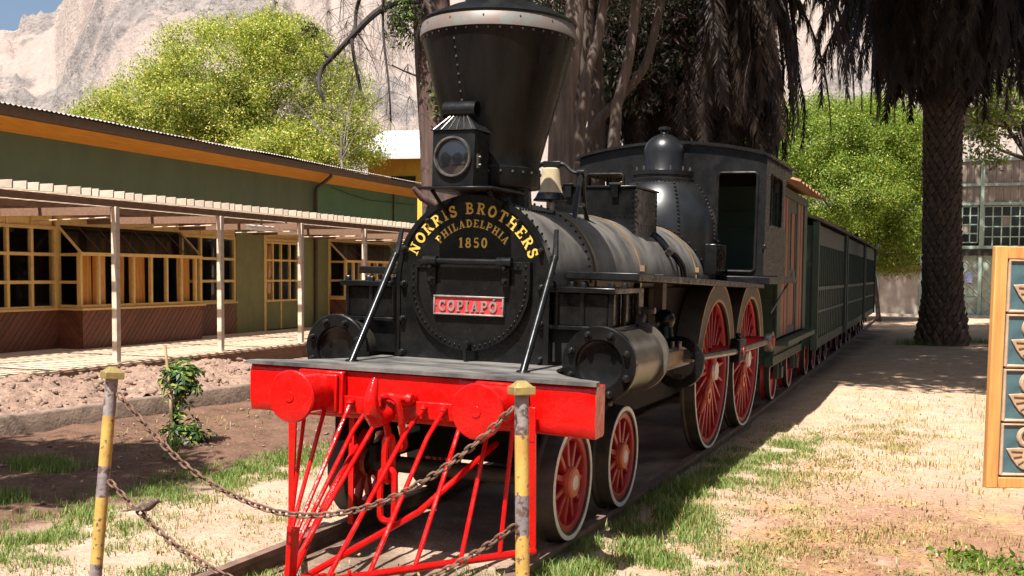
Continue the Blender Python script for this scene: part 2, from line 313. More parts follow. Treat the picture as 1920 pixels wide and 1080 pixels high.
def ground_material():
    m = bpy.data.materials.new('garden_ground'); m.use_nodes = True
    n = m.node_tree.nodes; l = m.node_tree.links; p = n['Principled BSDF']; p.inputs['Roughness'].default_value = 0.95
    p.inputs['Specular IOR Level'].default_value = 0.15
    tc = n.new('ShaderNodeTexCoord'); v = tc.outputs['Object']
    sx = n.new('ShaderNodeSeparateXYZ'); l.new(v, sx.inputs[0])
    def nz(sc, d=6, ro=0.6):
        t = n.new('ShaderNodeTexNoise'); t.inputs['Scale'].default_value = sc; t.inputs['Detail'].default_value = d; t.inputs['Roughness'].default_value = ro
        l.new(v, t.inputs['Vector']); return t.outputs['Fac']
    def rm(f, a, b, c=0.0, d=1.0):
        r = n.new('ShaderNodeMapRange'); r.inputs[1].default_value = a; r.inputs[2].default_value = b; r.inputs[3].default_value = c; r.inputs[4].default_value = d
        l.new(f, r.inputs[0]); return r.outputs[0]
    def ma(op, a, b):
        x = n.new('ShaderNodeMath'); x.operation = op
        for s, q in ((x.inputs[0], a), (x.inputs[1], b)):
            if isinstance(q, (int, float)): s.default_value = q
            else: l.new(q, s)
        return x.outputs[0]
    def mix(f, a, b):
        x = n.new('ShaderNodeMix'); x.data_type = 'RGBA'; l.new(f, x.inputs[0])
        for s, q in ((x.inputs[6], a), (x.inputs[7], b)):
            if isinstance(q, tuple): s.default_value = q + (1,)
            else: l.new(q, s)
        return x.outputs[2]
    big = nz(0.9); mid = nz(3.5); fine = nz(26, 8, 0.7)
    sand = mix(rm(mid, 0.38, 0.62), (0.47, 0.328, 0.242), (0.37, 0.242, 0.168))
    sand = mix(rm(fine, 0.45, 0.75), sand, (0.54, 0.405, 0.295))
    # reddish bare patches on the right, straw coloured litter between
    red = mix(rm(fine, 0.35, 0.7), (0.21, 0.105, 0.064), (0.38, 0.22, 0.135))
    xr = ma('ADD', sx.outputs['X'], ma('MULTIPLY', ma('SUBTRACT', big, 0.5), 3.0))
    yr = ma('ADD', sx.outputs['Y'], ma('MULTIPLY', ma('SUBTRACT', mid, 0.5), 3.0))
    fr = ma('MULTIPLY', ma('MULTIPLY', rm(xr, 1.3, 2.2), rm(yr, 4.6, 2.4)), rm(nz(2.1), 0.26, 0.46))
    c = mix(fr, sand, red)
    straw = ma('MULTIPLY', rm(nz(1.7), 0.50, 0.66), rm(fine, 0.40, 0.58))
    straw = ma('MULTIPLY', straw, rm(sx.outputs['X'], 0.4, 1.2))
    c = mix(ma('MULTIPLY', straw, 0.7), c, (0.50, 0.34, 0.12))
    # tilled brown soil on the left
    xs = ma('ADD', sx.outputs['X'], ma('MULTIPLY', ma('SUBTRACT', big, 0.5), 1.3))
    soil = mix(rm(mid, 0.38, 0.64), (0.165, 0.092, 0.060), (0.100, 0.054, 0.036))
    soil = mix(rm(fine, 0.5, 0.8), soil, (0.25, 0.155, 0.105))
    c = mix(rm(xs, -2.5, -3.0), c, soil)
    # oily dirt between the rails
    c = mix(ma('MULTIPLY', ma('MULTIPLY', rm(sx.outputs['X'], -0.95, -0.6), rm(sx.outputs['X'], 0.95, 0.6)), rm(big, 0.35, 0.55)), c, (0.20, 0.14, 0.10))
    l.new(c, p.inputs['Base Color'])
    b = n.new('ShaderNodeBump'); b.inputs['Strength'].default_value = 0.9; b.inputs['Distance'].default_value = 0.03
    h = ma('ADD', nz(34, 8, 0.7), ma('MULTIPLY', nz(9, 5), 1.2)); l.new(h, b.inputs['Height']); l.new(b.outputs[0], p.inputs['Normal'])
    return m
def axis_steps(lo, hi, fine0, fine1, d, far):
    a = list(np.arange(fine0, fine1, d)); g = d; x = fine1
    while x < hi: a.append(x); g *= 1.35; x += min(g, far)
    a.append(hi); g = d; x = fine0 - d
    while x > lo: a.insert(0, x); g *= 1.35; x -= min(g, far)
    a.insert(0, lo); return a
xs = axis_steps(-900, 900, -6.5, 6, 0.11, 120); ys = axis_steps(-60, 1100, -2.5, 14, 0.13, 120)
V = []
for y in ys:
    for x in xs:
        z = GZ
        if -8 < x < 8 and -4 < y < 20:
            z += 0.022*fbm(x, y, 0.9, 5) + 0.010*fbm(x, y, 5, 3, 3.0)
            if x < -2.8: z += 0.030*fbm(x, y, 3.2, 5, 9.0)
            if abs(x - off(y)) < 1.0: z -= 0.015
        V.append((x, y, z))
nx = len(xs); F = [(j*nx+i, j*nx+i+1, (j+1)*nx+i+1, (j+1)*nx+i) for j in range(len(ys)-1) for i in range(nx-1)]
g = MB(); g.v = V; g.f = F
tag(g.build('ground', ground_material(), None, ang=80), kind='structure')

# mountain: scree slopes with bare rock
def mountain():
    na, nr = 760, 230; V = []; rock = []
    for i in range(na):
        t = -58 + 84*i/(na-1); a = R(t); sa, ca = math.sin(a), math.cos(a)
        el = 0.36 + 0.05*math.sin(t*0.11) + 0.03*math.sin(t*0.31+1)
        k = max(0.0, min(1.0, (t + 46.3)/5.0)); k = k*k*(3-2*k)
        el = 0.203*(1-k) + el*k
        for j in range(nr):
            r = 190 + 480*(j/(nr-1)); f = (r-190)/480.0
            h = el*670*(0.10*f + 0.90*f**1.45)
            x, y = r*sa, r*ca
            q = fbm(x, y, 0.0085, 3, 4.0) + 0.55*fbm(x, y, 0.030, 5, 8.0) + (0.30 if -49 < t < -35 else 0.0) - 0.22
            q = max(0.0, min(1.0, (q-.06)*2.6)) * min(1.0, f*3.5)
            rg = mnoise.ridged_multi_fractal(Vector((x*0.014, y*0.014, 0.3)), 1.0, 2.1, 7, 1.0, 2.0)
            r2 = mnoise.ridged_multi_fractal(Vector((x*0.05, y*0.05, h*0.03)), 0.8, 2.2, 6, 1.0, 2.0)
            gul = abs(mnoise.noise(Vector((t*0.55, f*1.2, 5.0))))
            h += (rg-1.0)*(1.5 + 11*q)*min(1, f*2.5) + q*(r2-1.0)*5.0 + 8*fbm(x, y, 0.02, 3)*f - 5*(1-min(1, gul*3.5))*f*(1-q) + 0.8*fbm(x, y, 0.3, 4)
            V.append((x + CAM_POS.x, y + CAM_POS.y, h)); rock.append(q)
    F = [(i*nr+j, (i+1)*nr+j, (i+1)*nr+j+1, i*nr+j+1) for i in range(na-1) for j in range(nr-1)]
    m = bpy.data.materials.new('desert_mountain'); m.use_nodes = True
    n = m.node_tree.nodes; l = m.node_tree.links; p = n['Principled BSDF']; p.inputs['Roughness'].default_value = 1.0
    p.inputs['Specular IOR Level'].default_value = 0.0
    at_ = n.new('ShaderNodeAttribute'); at_.attribute_name = 'rock'
    tc = n.new('ShaderNodeTexCoord')
    def nz(sc):
        t = n.new('ShaderNodeTexNoise'); t.inputs['Scale'].default_value = sc; t.inputs['Detail'].default_value = 9; t.inputs['Roughness'].default_value = 0.65
        l.new(tc.outputs['Object'], t.inputs['Vector']); return t.outputs['Fac']
    def rm(f, a, b):
        r = n.new('ShaderNodeMapRange'); r.inputs[1].default_value = a; r.inputs[2].default_value = b; l.new(f, r.inputs[0]); return r.outputs[0]
    def mix(f, a, b):
        x = n.new('ShaderNodeMix'); x.data_type = 'RGBA'; l.new(f, x.inputs[0])
        for s, q in ((x.inputs[6], a), (x.inputs[7], b)):
            if isinstance(q, tuple): s.default_value = q + (1,)
            else: l.new(q, s)
        return x.outputs[2]
    scree = mix(rm(nz(0.025), 0.35, 0.65), (0.355, 0.292, 0.256), (0.315, 0.254, 0.220))
    scree = mix(rm(nz(0.35), 0.52, 0.75), scree, (0.29, 0.24, 0.213))
    rockc = mix(rm(nz(0.10), 0.36, 0.62), (0.19, 0.167, 0.157), (0.30, 0.26, 0.235))
    rockc = mix(rm(nz(0.45), 0.50, 0.66), rockc, (0.15, 0.133, 0.127))
    ad = n.new('ShaderNodeMath'); ad.operation = 'ADD'; l.new(at_.outputs['Fac'], ad.inputs[0])
    s2 = n.new('ShaderNodeMath'); s2.operation = 'MULTIPLY_ADD'; l.new(nz(0.09), s2.inputs[0]); s2.inputs[1].default_value = 1.4; s2.inputs[2].default_value = -0.70
    l.new(s2.outputs[0], ad.inputs[1])
    l.new(mix(rm(ad.outputs[0], 0.24, 0.48), scree, rockc), p.inputs['Base Color'])
    b = n.new('ShaderNodeBump'); b.inputs['Strength'].default_value = 0.95; b.inputs['Distance'].default_value = 4.0
    l.new(nz(0.22), b.inputs['Height']); l.new(b.outputs[0], p.inputs['Normal'])
    g = MB(); g.v = V; g.f = F; o = g.build('mountain', m, None, ang=80)
    a = o.data.attributes.new('rock', 'FLOAT', 'POINT'); a.data.foreach_set('value', rock)
    tag(o, kind='structure')
mountain()

# railway track
trk = bpy.data.objects.new('railway_track', None); COL.objects.link(trk); tag(trk, kind='structure')
for s in (-1, 1):
    prof = [(-0.033,0.0),(0.033,0.0),(0.033,-0.035),(0.010,-0.05),(0.010,-0.105),(0.06,-0.13),(-0.06,-0.13),(-0.010,-0.105),(-0.010,-0.05),(-0.033,-0.035)]
    vs = []; fs = []; yy = list(np.arange(-3.2, 45, 0.6)); k = len(prof)
    for y in yy:
        c = s*0.752 + off(y); z = -cant(y)*s*0.752 - 0.001
        for a, b in prof: vs.append((c+a, y, z+b))
    for i in range(len(yy)-1):
        for j in range(k): fs.append((i*k+j, i*k+(j+1)%k, (i+1)*k+(j+1)%k, (i+1)*k+j))
    MB().add(vs, fs).build('rail', 'railrust', trk)
# ---- garden kerb, raised soil bed, clods
KA, KB = Vector((-6.62, -2.0, 0)), Vector((-5.72, 11.5, 0))
def kerb_x(y): return KA.x + (KB.x-KA.x)*(y-KA.y)/(KB.y-KA.y)
def rough_strip(y0, y1, n, w, z0, z1, xf, seed):
    mb = MB(); vs = []; fs = []
    for i in range(n+1):
        y = y0 + (y1-y0)*i/n; x = xf(y); j = 0.012*fbm(y, seed, 2.2, 4); q = 0.010*fbm(y, seed+5, 3.1, 4)
        for a, b in ((0.0, z0), (0.0 + j, z1 - 0.02 + q), (-0.02 + j, z1 + q), (-w + 0.02, z1 + q*0.6), (-w, z0)): vs.append((x + a, y, b))
    for i in range(n):
        for j in range(4): fs.append((i*5+j, (i+1)*5+j, (i+1)*5+j+1, i*5+j+1))
    mb.add(vs, fs); mb.f.append((0,1,2,3,4)); mb.f.append(tuple(n*5+k for k in (4,3,2,1,0))); return mb
tag(rough_strip(-2.0, 11.5, 120, 0.14, -0.25, 0.115, kerb_x, 1.0).build('garden_kerb', 'concrete', None, ang=50), 'low rough concrete kerb holding back the soil bed', 'kerb')
BO = Vector((-11.85, 14.0, 0)); BB = 0.05
Bu = Vector((-math.sin(BB), math.cos(BB), 0)); Bn = Vector((math.cos(BB), math.sin(BB), 0))
def bpt(v, u, z): return BO + Bn*v + Bu*u + Vector((0,0,z))
def deck_front_x(y): return BO.x + 3.08/math.cos(BB) - (y-BO.y)*math.tan(BB)
def bed_h(x, y):
    a = kerb_x(y) - x; w = kerb_x(y) - deck_front_x(y); t = max(0.0, min(1.0, a/w))
    e = max(0.0, min(1.0, (9.8 - y)/1.6))
    base = 0.045 + (0.24 + 0.12*max(0.0, min(1.0, (5.2-y)/3)))*math.sin(PI*min(1.0, t*0.75))*(0.7 + 0.5*fbm(x, y, 0.8, 3))
    return (base + 0.07*fbm(x, y, 2.3, 6, 3.3) + 0.06*abs(fbm(x, y, 6.0, 5, 1.3)))*e + (1-e)*(0.05 - 0.02*t)
vs = []; n1, n2 = 330, 84
for j in range(n1+1):
    y = -2.0 + 14.0*j/n1; x0 = kerb_x(y) - 0.10; x1 = deck_front_x(y) - 0.1
    for i in range(n2+1):
        x = x0 + (x1-x0)*i/n2; vs.append((x, y, bed_h(x, y)))
g = MB().add(vs, [(j*(n2+1)+i, j*(n2+1)+i+1, (j+1)*(n2+1)+i+1, (j+1)*(n2+1)+i) for j in range(n1) for i in range(n2)])
tag(g.build('soil_bed', 'soil', None, ang=80), kind='structure')
bm = bmesh.new(); bmesh.ops.create_icosphere(bm, subdivisions=1, radius=1.0)
IV = np.array([v.co[:] for v in bm.verts]); IF = np.array([[v.index for v in f.verts] for f in bm.faces]); bm.free()
def rocks(name, pts, sizes, mt, flat=0.7):
    n = len(pts); V = IV[None]*RNG.uniform(0.45, 1.3, (n, len(IV), 1))
    q = RNG.normal(size=(n,3,3)); q, _ = np.linalg.qr(q)
    V = np.einsum('nij,nkj->nki', q, V*RNG.uniform(0.6, 1.1, (n,1,3))); V[:,:,2] *= flat
    V = V*np.asarray(sizes)[:,None,None] + np.asarray(pts)[:,None,:]
    Fx = (IF[None] + (np.arange(n)*len(IV))[:,None,None]).ravel()
    return npmesh(name, V.reshape(-1,3), Fx, 3, [mt])
pts = []; sz = []
while len(pts) < 2600:
    y = random.uniform(-1.5, 9.6); x = random.uniform(deck_front_x(y)+0.05, kerb_x(y)-0.12)
    if fbm(x, y, 1.1, 3, 6.0) < -0.25: continue
    s = 0.010 + 0.075*random.random()**6; pts.append((x, y, bed_h(x, y) + s*0.1)); sz.append(s)
tag(rocks('soil_clods', pts, sz, 'clod'), 'loose dry clods heaped over the raised soil bed', 'clods', kind='stuff')
pts = []; sz = []
for i in range(900):
    x = random.uniform(-6, -2.7); y = random.uniform(-1, 9); s = 0.008 + 0.03*random.random()**4; pts.append((x, y, GZ + 0.012)); sz.append(s)
for i in range(700):
    x = random.uniform(0.9, 6.5); y = random.uniform(-0.5, 16); s = 0.005 + 0.014*random.random()**4; pts.append((x, y, GZ + 0.004)); sz.append(s)
tag(rocks('pebbles', pts, sz, 'clod'), 'small crumbs of earth strewn over the bare ground', 'pebbles', kind='stuff')

# ---- timber deck
deck = bpy.data.objects.new('deck', None); COL.objects.link(deck); deck.location = BO; deck.rotation_euler.z = BB; tag(deck, kind='structure')
MB().box(0.02, 3.0, -13, 9.4, 0.02, 0.255).build('deck_base', 'beam', deck)
MB().box(3.0, 3.07, -13, 9.4, -0.05, 0.27).build('edge_board', 'beam', deck, bev=0.01)
pw = 3.06/29
for i in range(29):
    MB().box(0.012 + i*pw, (i+1)*pw - 0.004, -13 + random.uniform(-.05,.05), 9.4, 0.258, 0.295 + random.uniform(-.003,.003)).build('plank', 'plank', deck, bev=0.004, seg=1)

# ------------------------------------------------------------------ long green building
bld = thing('station_building', 'long low green building with orange eaves and glazed bay windows', 'building', BO, BB)
def P(mb, name, mt, par=bld, **k): return mb.build(name, mt, par, **k)
U0, U1 = -12.5, 9.6
P(MB().box(-0.18, 0, U0, 3.42, 2.62, 4.02), 'upper_wall', 'wallgreen')
P(MB().box(-0.18, -0.012, 3.42, U1, 2.62, 4.02), 'upper_wall', 'wallgreen2')
P(MB().box(-0.18, 0, 0.07, 1.16, 0.27, 2.62), 'wall_pier', 'olive')
P(MB().box(-0.18, 0, 2.80, 4.14, 0.27, 2.62), 'wall_pier', 'olive')
P(MB().box(-0.18, 0, 7.70, U1, 0.27, 2.62), 'wall_pier', 'olive')
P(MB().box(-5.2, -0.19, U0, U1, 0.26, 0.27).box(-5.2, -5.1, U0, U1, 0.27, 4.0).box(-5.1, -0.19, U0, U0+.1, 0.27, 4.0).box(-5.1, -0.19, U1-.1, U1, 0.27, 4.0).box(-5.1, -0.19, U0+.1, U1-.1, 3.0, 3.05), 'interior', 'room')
# eaves, gutter and corrugated roof
for k in range(4):
    a, b = k/4, (k+1)/4
    P(MB().prism([(0.005+0.40*a, 3.93+0.20*a), (0.40*b, 3.93+0.20*b), (0.40*b, 3.955+0.20*b), (0.005+0.40*a, 3.955+0.20*a)], lambda v, z: (v, U0, z), lambda v, z: (v, U1+.3, z)), 'soffit_board', 'orange')
P(MB().box(0.402, 0.425, U0, U1+.3, 4.115, 4.20), 'fascia', 'gutter')
P(MB().prism([(0.43,4.13),(0.50,4.13),(0.54,4.19),(0.55,4.275),(0.53,4.275),(0.52,4.20),(0.49,4.15),(0.43,4.15)], lambda v, z: (v, U0, z - .004), lambda v, z: (v, U1+.3, z - .03)), 'gutter', 'gutter')
n = int((U1+.3-U0)/0.0138); vs = []; fs = []
for i in range(n+1):
    u = U0 + i*0.0138; w = 0.012*math.sin(2*PI*u/0.11)
    sag = 0.02*fbm(u, 0, 0.35, 3)
    vs += [(0.56 + 0.01*fbm(u,4,1.5,2), u, 4.295 + w + sag), (-2.5, u, 4.85 + w + sag)]
fs = [(2*i, 2*i+1, 2*i+3, 2*i+2) for i in range(n)]
P(MB().add(vs, fs), 'corrugated_roof', 'zinc')
P(MB().box(-5.3, -2.5, U0, U1, 4.75, 4.80), 'rear_roof', 'zinc')
dp = MB().tube([(0.47,3.46,4.16),(0.47,3.46,4.05),(0.30,3.46,3.92),(0.08,3.46,3.80),(0.05,3.46,3.7),(0.05,3.46,2.66),(0.05,3.46,0.32)], 0.045, 10)
P(dp, 'downpipe', 'gutter')
P(MB().tube([(0.03,4.2,3.86),(0.03,5.2,3.74),(0.03,6.4,3.66),(0.03,7.6,3.68),(0.03,9.3,3.72)], 0.008, 5), 'cable', 'darktwig')
P(MB().box(0.0, 0.03, 7.9, 7.94, 2.7, 3.95), 'cable_duct', 'gutter')
def bars(par_u, par_z, t, v0, v1):
    u0, u1 = par_u[0], par_u[-1]; z0, z1 = par_z[0], par_z[-1]; mb = MB()
    for u in par_u: mb.box(v0, v1, u-t/2, u+t/2, z0-t/2, z1+t/2)
    for z in par_z:
        for a, b in zip(par_u[:-1], par_u[1:]): mb.box(v0+.003, v1-.003, a+t/2, b-t/2, z-t/2, z+t/2)
    return mb
def window(us, zs, v=0.0, t=0.055, skip=()):
    w = P(bars(us, zs, t, v-0.07, v), 'window', 'cream')
    for i in range(len(us)-1):
        for j in range(len(zs)-1):
            if (i, j) in skip: continue
            MB().box(v-0.045, v-0.039, us[i]+t/2, us[i+1]-t/2, zs[j]+t/2, zs[j+1]-t/2).build('pane', 'glass', w, smooth=False)
    return w
ZS = [1.02, 1.46, 1.94, 2.40]
window([-8.56, -8.03, -7.5, -6.97, -6.44, -5.91, -5.38], ZS)
P(MB().box(-0.10, -0.03, -12.0, -5.42, 2.43, 2.62), 'transom_panel', 'cream')
for u in (-7.5, -6.97, -6.44, -5.91): P(MB().box(-0.03, -0.005, u-.02, u+.02, 2.43, 2.62), 'transom_bar', 'cream')
window([-11.7, -11.1, -10.4, -9.75, -9.1, -8.62], ZS)
window([-1.82, -1.20, -0.55, 0.02], ZS)
P(MB().box(-0.10, -0.02, -1.85, 0.05, 2.43, 2.62), 'transom_panel', 'cream')
for u in (-1.20, -0.55): P(MB().box(-0.02, 0.0, u-.02, u+.02, 2.43, 2.62), 'transom_bar', 'cream')
P(MB().box(-0.16, 0.012, -5.36, -5.26, 1.0, 2.62), 'post', 'cream')
P(MB().box(-0.16, 0.012, 4.15, 4.28, 0.30, 2.62), 'post', 'cream')
P(MB().box(-0.03, 0.05, -12.0, -5.31, 0.97, 1.005), 'sill', 'cream')
P(MB().box(-0.03, 0.05, -1.87, 0.07, 0.97, 1.005), 'sill', 'cream')
def clip(poly, nx_, ny_, c):
    out = []
    for i in range(len(poly)):
        a, b = poly[i], poly[(i+1) % len(poly)]; da = a[0]*nx_+a[1]*ny_-c; db = b[0]*nx_+b[1]*ny_-c
        if da <= 0: out.append(a)
        if (da < 0 < db) or (db < 0 < da): t = da/(da-db); out.append((a[0]+t*(b[0]-a[0]), a[1]+t*(b[1]-a[1])))
    return out
def diag(u0, u1, z0, z1, fmap, sgn=1, w=0.098):
    rect = [(u0,z0),(u1,z0),(u1,z1),(u0,z1)]; nx_, ny_ = (math.sin(R(48)), -math.cos(R(48))*sgn)
    vals = [p[0]*nx_+p[1]*ny_ for p in rect]; k = math.floor(min(vals)/w)
    while k*w < max(vals):
        q = clip(clip(rect, nx_, ny_, (k+1)*w - 0.006), -nx_, -ny_, -(k*w + 0.004))
        if len(q) > 2:
            j = random.uniform(0, 0.004)
            mb = MB().prism(q, lambda a, b: fmap(a, b, -0.02), lambda a, b: fmap(a, b, 0.012 + j)); P(mb, 'cladding_board', 'cladding', smooth=False)
        k += 1
BV = 0.5
def bay(u0, u1, mull, cur):
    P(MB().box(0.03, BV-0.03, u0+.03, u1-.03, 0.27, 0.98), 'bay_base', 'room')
    diag(u0, u1, 0.29, 0.97, lambda a, b, d: (BV+d, a, b))
    diag(0.02, BV-0.02, 0.29, 0.97, lambda a, b, d: (a, u0-d, b), -1)
    diag(0.02, BV-0.02, 0.29, 0.97, lambda a, b, d: (a, u1+d, b), -1)
    P(MB().box(0.0, BV+0.07, u0-.06, u1+.06, 0.972, 1.008), 'sill', 'cream')
    w = window([u0] + mull + [u1], [1.04, 1.95], BV, 0.05)
    P(MB().box(BV-0.06, BV+0.015, u0-.03, u1+.03, 1.93, 1.985), 'head_rail', 'cream')
    # glazed slope above
    us = [u0] + [u0 + (u1-u0)*k/7 for k in range(1, 7)] + [u1]; sl = P(MB().tube([(0.0, u0, 2.44), (BV, u0, 1.97)], 0.024, 6), 'sloping_glazing', 'cream'); MB().tube([(0.0, u1, 2.44), (BV, u1, 1.97)], 0.024, 6).build('end_bar', 'cream', sl)
    for a, b in zip(us[:-1], us[1:]):
        MB().prism([(0.0,2.445),(BV,1.985),(BV,1.991),(0.0,2.451)], lambda v, z: (v, a+.012, z), lambda v, z: (v, b-.012, z)).build('pane', 'canopyglass', sl, smooth=False)
        MB().tube([(0.0, b, 2.45), (BV, b, 1.99)], 0.011, 5).build('glazing_bar', 'gutter', sl)
    P(MB().box(-0.12, 0.03, u0-.02, u1+.02, 2.46, 2.62), 'lintel', 'cream')
    for uu, sg in ((u0, 1), (u1, -1)):
        mb = MB()
        for z in (1.04, 1.46, 1.94): mb.box(0.03, BV-0.06, uu-.02, uu+.02, z-.025, z+.025)
        sd = P(mb, 'bay_side', 'cream')
        for z0, z1 in ((1.065, 1.435), (1.485, 1.915)): MB().box(0.02, BV-0.06, uu-.004, uu+.004, z0, z1).build('pane', 'glass', sd, smooth=False)
        MB().prism([(0.02,1.965),(BV-.05,1.965),(0.02,2.41)], lambda v, z: (v, uu-.004, z), lambda v, z: (v, uu+.004, z)).build('pane', 'glass', sd, smooth=False)
    for a, b in cur:
        k = max(6, int((b-a)*60)); vs = []; ph = random.uniform(0, 6)
        for i in range(k+1):
            u = a + (b-a)*i/k; vv = BV - 0.15 + 0.022*math.sin(u*55 + ph + 2*math.sin(u*9))
            vs += [(vv, u, 1.06), (vv + 0.012*math.sin(u*31), u, 1.94)]
        P(MB().add(vs, [(2*i, 2*i+2, 2*i+3, 2*i+1) for i in range(k)]), 'curtain', 'curtain', ang=80)
bay(-5.31, -1.90, [-4.86, -4.43, -3.93, -3.43, -2.97, -2.52, -2.06], [(-5.28,-4.88),(-4.85,-4.56),(-4.36,-4.02),(-3.88,-3.46),(-2.5,-2.08)])
bay(4.22, 7.66, [4.62, 5.05, 5.5, 5.95, 6.4, 6.85, 7.3], [(5.1,5.4),(5.52,5.6),(6.0,6.3),(6.6,6.9)])
diag(-12.0, -5.33, 0.29, 0.965, lambda a, b, d: (0.01+d, a, b))
diag(-1.86, 0.06, 0.29, 0.965, lambda a, b, d: (0.01+d, a, b))
# door with glazed upper half
dr = P(MB().box(-0.1, 0.02, 1.16, 1.25, 0.29, 2.62).box(-0.1, 0.02, 2.71, 2.80, 0.29, 2.62).box(-0.1, 0.015, 1.25, 2.71, 2.38, 2.44).box(-0.1, 0.015, 1.25, 2.71, 2.57, 2.62), 'door', 'cream')
dus = [1.28, 1.57, 1.93, 2.32, 2.68]
bars(dus, [0.99, 1.46, 1.94, 2.35], 0.045, -0.055, 0.0).build('glazing_frame', 'cream', dr)
MB().box(-0.05, -0.02, 1.26, 2.70, 0.32, 0.965).build('lower_panel', 'olive', dr)
MB().box(-0.02, 0.0, 1.90, 1.95, 0.32, 0.965).build('stile', 'cream', dr)
MB().box(-0.06, -0.02, 1.27, 2.70, 2.44, 2.57).build('transom_panel', 'cream', dr)
for a, b in zip(dus[:-1], dus[1:]):
    for c, d in ((1.01,1.44),(1.48,1.92),(1.96,2.33)): MB().box(-0.035, -0.03, a+.02, b-.02, c, d).build('pane', 'glass', dr, smooth=False)
P(MB().add([(-0.25+0.03*math.sin(k*1.3), 1.62+0.02*k, z) for k in range(14) for z in (1.0, 2.3)], [(2*k,2*k+2,2*k+3,2*k+1) for k in range(13)]), 'curtain', 'curtain', ang=80)

# ------------------------------------------------------------------ pergola
pg = thing('pergola', 'timber pergola with slatted roof on white posts beside green building', 'pergola', BO, BB)
PU = [-9.9, -7.24, -4.60, -1.95, 0.71, 3.36, 6.0, 8.6]
for u in PU:
    q = P(MB().box(2.80, 2.89, u-.045, u+.045, 0.28, 2.62), 'post', 'postwhite', pg, bev=0.006)
    P(MB().box(0.02, 2.78, u-.03, u+.03, 2.50, 2.62), 'rafter', 'beam', pg)
    P(MB().tube([(2.78, u+.06, 2.47), (0.02, u+1.3, 2.49)], 0.012, 6), 'conduit', 'postwhite', pg)
P(MB().box(2.80, 2.86, -13, 9.3, 2.622, 2.722), 'front_beam', 'beam', pg, bev=0.006)
P(MB().box(1.42, 1.48, -13, 9.3, 2.622, 2.718), 'middle_beam', 'beam', pg)
P(MB().box(0.02, 0.07, -13, 9.3, 2.622, 2.718), 'wall_beam', 'beam', pg)
sm = MB().box(0.01, 3.03, -0.014, 0.014, -0.055, 0.055).build('slat', 'slat', pg, bev=0.003, seg=1)
k = 0; u = -12.8
while u < 9.2:
    o = sm if k == 0 else sm.copy()
    if k: COL.objects.link(o)
    o.location = (random.uniform(-.02,.05), u, 2.782 + random.uniform(0, .006)); o.rotation_euler = (random.uniform(-.05,.05), 0, random.uniform(-.008,.008)); u += 0.24 + random.uniform(-.012,.012); k += 1
lt = thing('tube_lamp', 'long white fluorescent lamp casing hung under the pergola roof', 'lamp', bpt(2.2, -1.45, 0), BB)
MB().box(-0.06, 0.06, -1.35, 0.35, 2.49, 2.56).build('casing', 'tube', lt, bev=0.012)
MB().cyl((0, -1.25, 2.475), (0, 0.25, 2.475), 0.014, 8).build('tube', 'tube', lt)
MB().box(-0.015, 0.015, -0.9, -0.87, 2.56, 2.72).box(-0.015, 0.015, 0.0, 0.03, 2.56, 2.72).build('hanger', 'gutter', lt)

# ------------------------------------------------------------------ yellow house behind the trees
yh = thing('yellow_house', 'yellow walled house with pale metal roof beyond the green building', 'house', at(748, 345, 43), 0.396 - 0.22)
def yp(mb, n, mt): return mb.build(n, mt, yh, smooth=False)
z0 = -yh.location.z
yp(MB().box(-1.3, 1.7, 0, 7, z0, 1.15), 'wall', 'yellowwall')
yp(MB().prism([(0,1.15),(7,1.15),(3.5,2.45)], lambda a, b: (-1.29, a, b), lambda a, b: (1.69, a, b)), 'gable', 'yellowwall')
yp(MB().prism([(-0.7,0.92),(3.5,2.5),(3.5,2.58),(-0.7,1.0)], lambda a, b: (-1.9, a, b), lambda a, b: (2.1, a, b)), 'roof', 'whiteroof')
yp(MB().prism([(7.7,0.92),(3.51,2.5),(3.51,2.58),(7.7,1.0)], lambda a, b: (-1.9, a, b), lambda a, b: (2.1, a, b)), 'roof', 'whiteroof')
for k in range(10): yp(MB().box(-1.25+k*.3, -1.22+k*.3, -0.02, 0.0, z0, 1.12), 'batten', 'yellowwall')
yp(MB().box(-.3, .7, -0.06, -0.021, -1.2, 0.3), 'window', 'darkwindow')

# ------------------------------------------------------------------ depot at the end of the line
dy = 47.0
dp = thing('depot_hall', 'tall faded timber depot hall with pale green doors behind palm', 'hall', (0, dy, GZ))
def D_(n, mt, *b, **k): return MB().box(*b).build(n, mt, dp, **k)
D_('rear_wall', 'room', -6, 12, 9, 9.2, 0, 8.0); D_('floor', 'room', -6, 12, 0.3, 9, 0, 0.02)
D_('side_wall', 'depotwall', -6.1, -6, 0.01, 9, 0, 7.0)
# plaster plinth, windows and boarded bands left of the palm
for x0, x1 in ((-6, -3.3), (-3.2, -0.75), (-0.65, 1.12)): D_('plinth_panel', 'depotplaster', x0, x1, 0.0, 0.2, 0.0, 2.02, bev=0.02)
D_('plinth_beam', 'beam', -6, 1.2, -0.12, 0.18, 2.03, 2.32)
def dwin(x0, x1, z0, z1, nc, nr):
    t = 0.05; mb = MB(); cw = (x1-x0)/nc; rh = (z1-z0)/nr
    for i in range(nc+1): mb.box(x0+i*cw-t/2, x0+i*cw+t/2, 0.02, 0.1, z0, z1)
    for j in range(nr+1):
        for i in range(nc): mb.box(x0+i*cw+t/2, x0+(i+1)*cw-t/2, 0.03, 0.09, z0+j*rh-t/2, z0+j*rh+t/2)
    w = mb.build('window', 'depotgreen', dp)
    for i in range(nc):
        for j in range(nr):
            if random.random() < 0.93:
                MB().box(x0+i*cw+t/2, x0+(i+1)*cw-t/2, 0.055, 0.065, z0+j*rh+t/2, z0+(j+1)*rh-t/2).build('pane', 'darkwindow' if random.random() < .86 else 'depotwall', w, smooth=False)
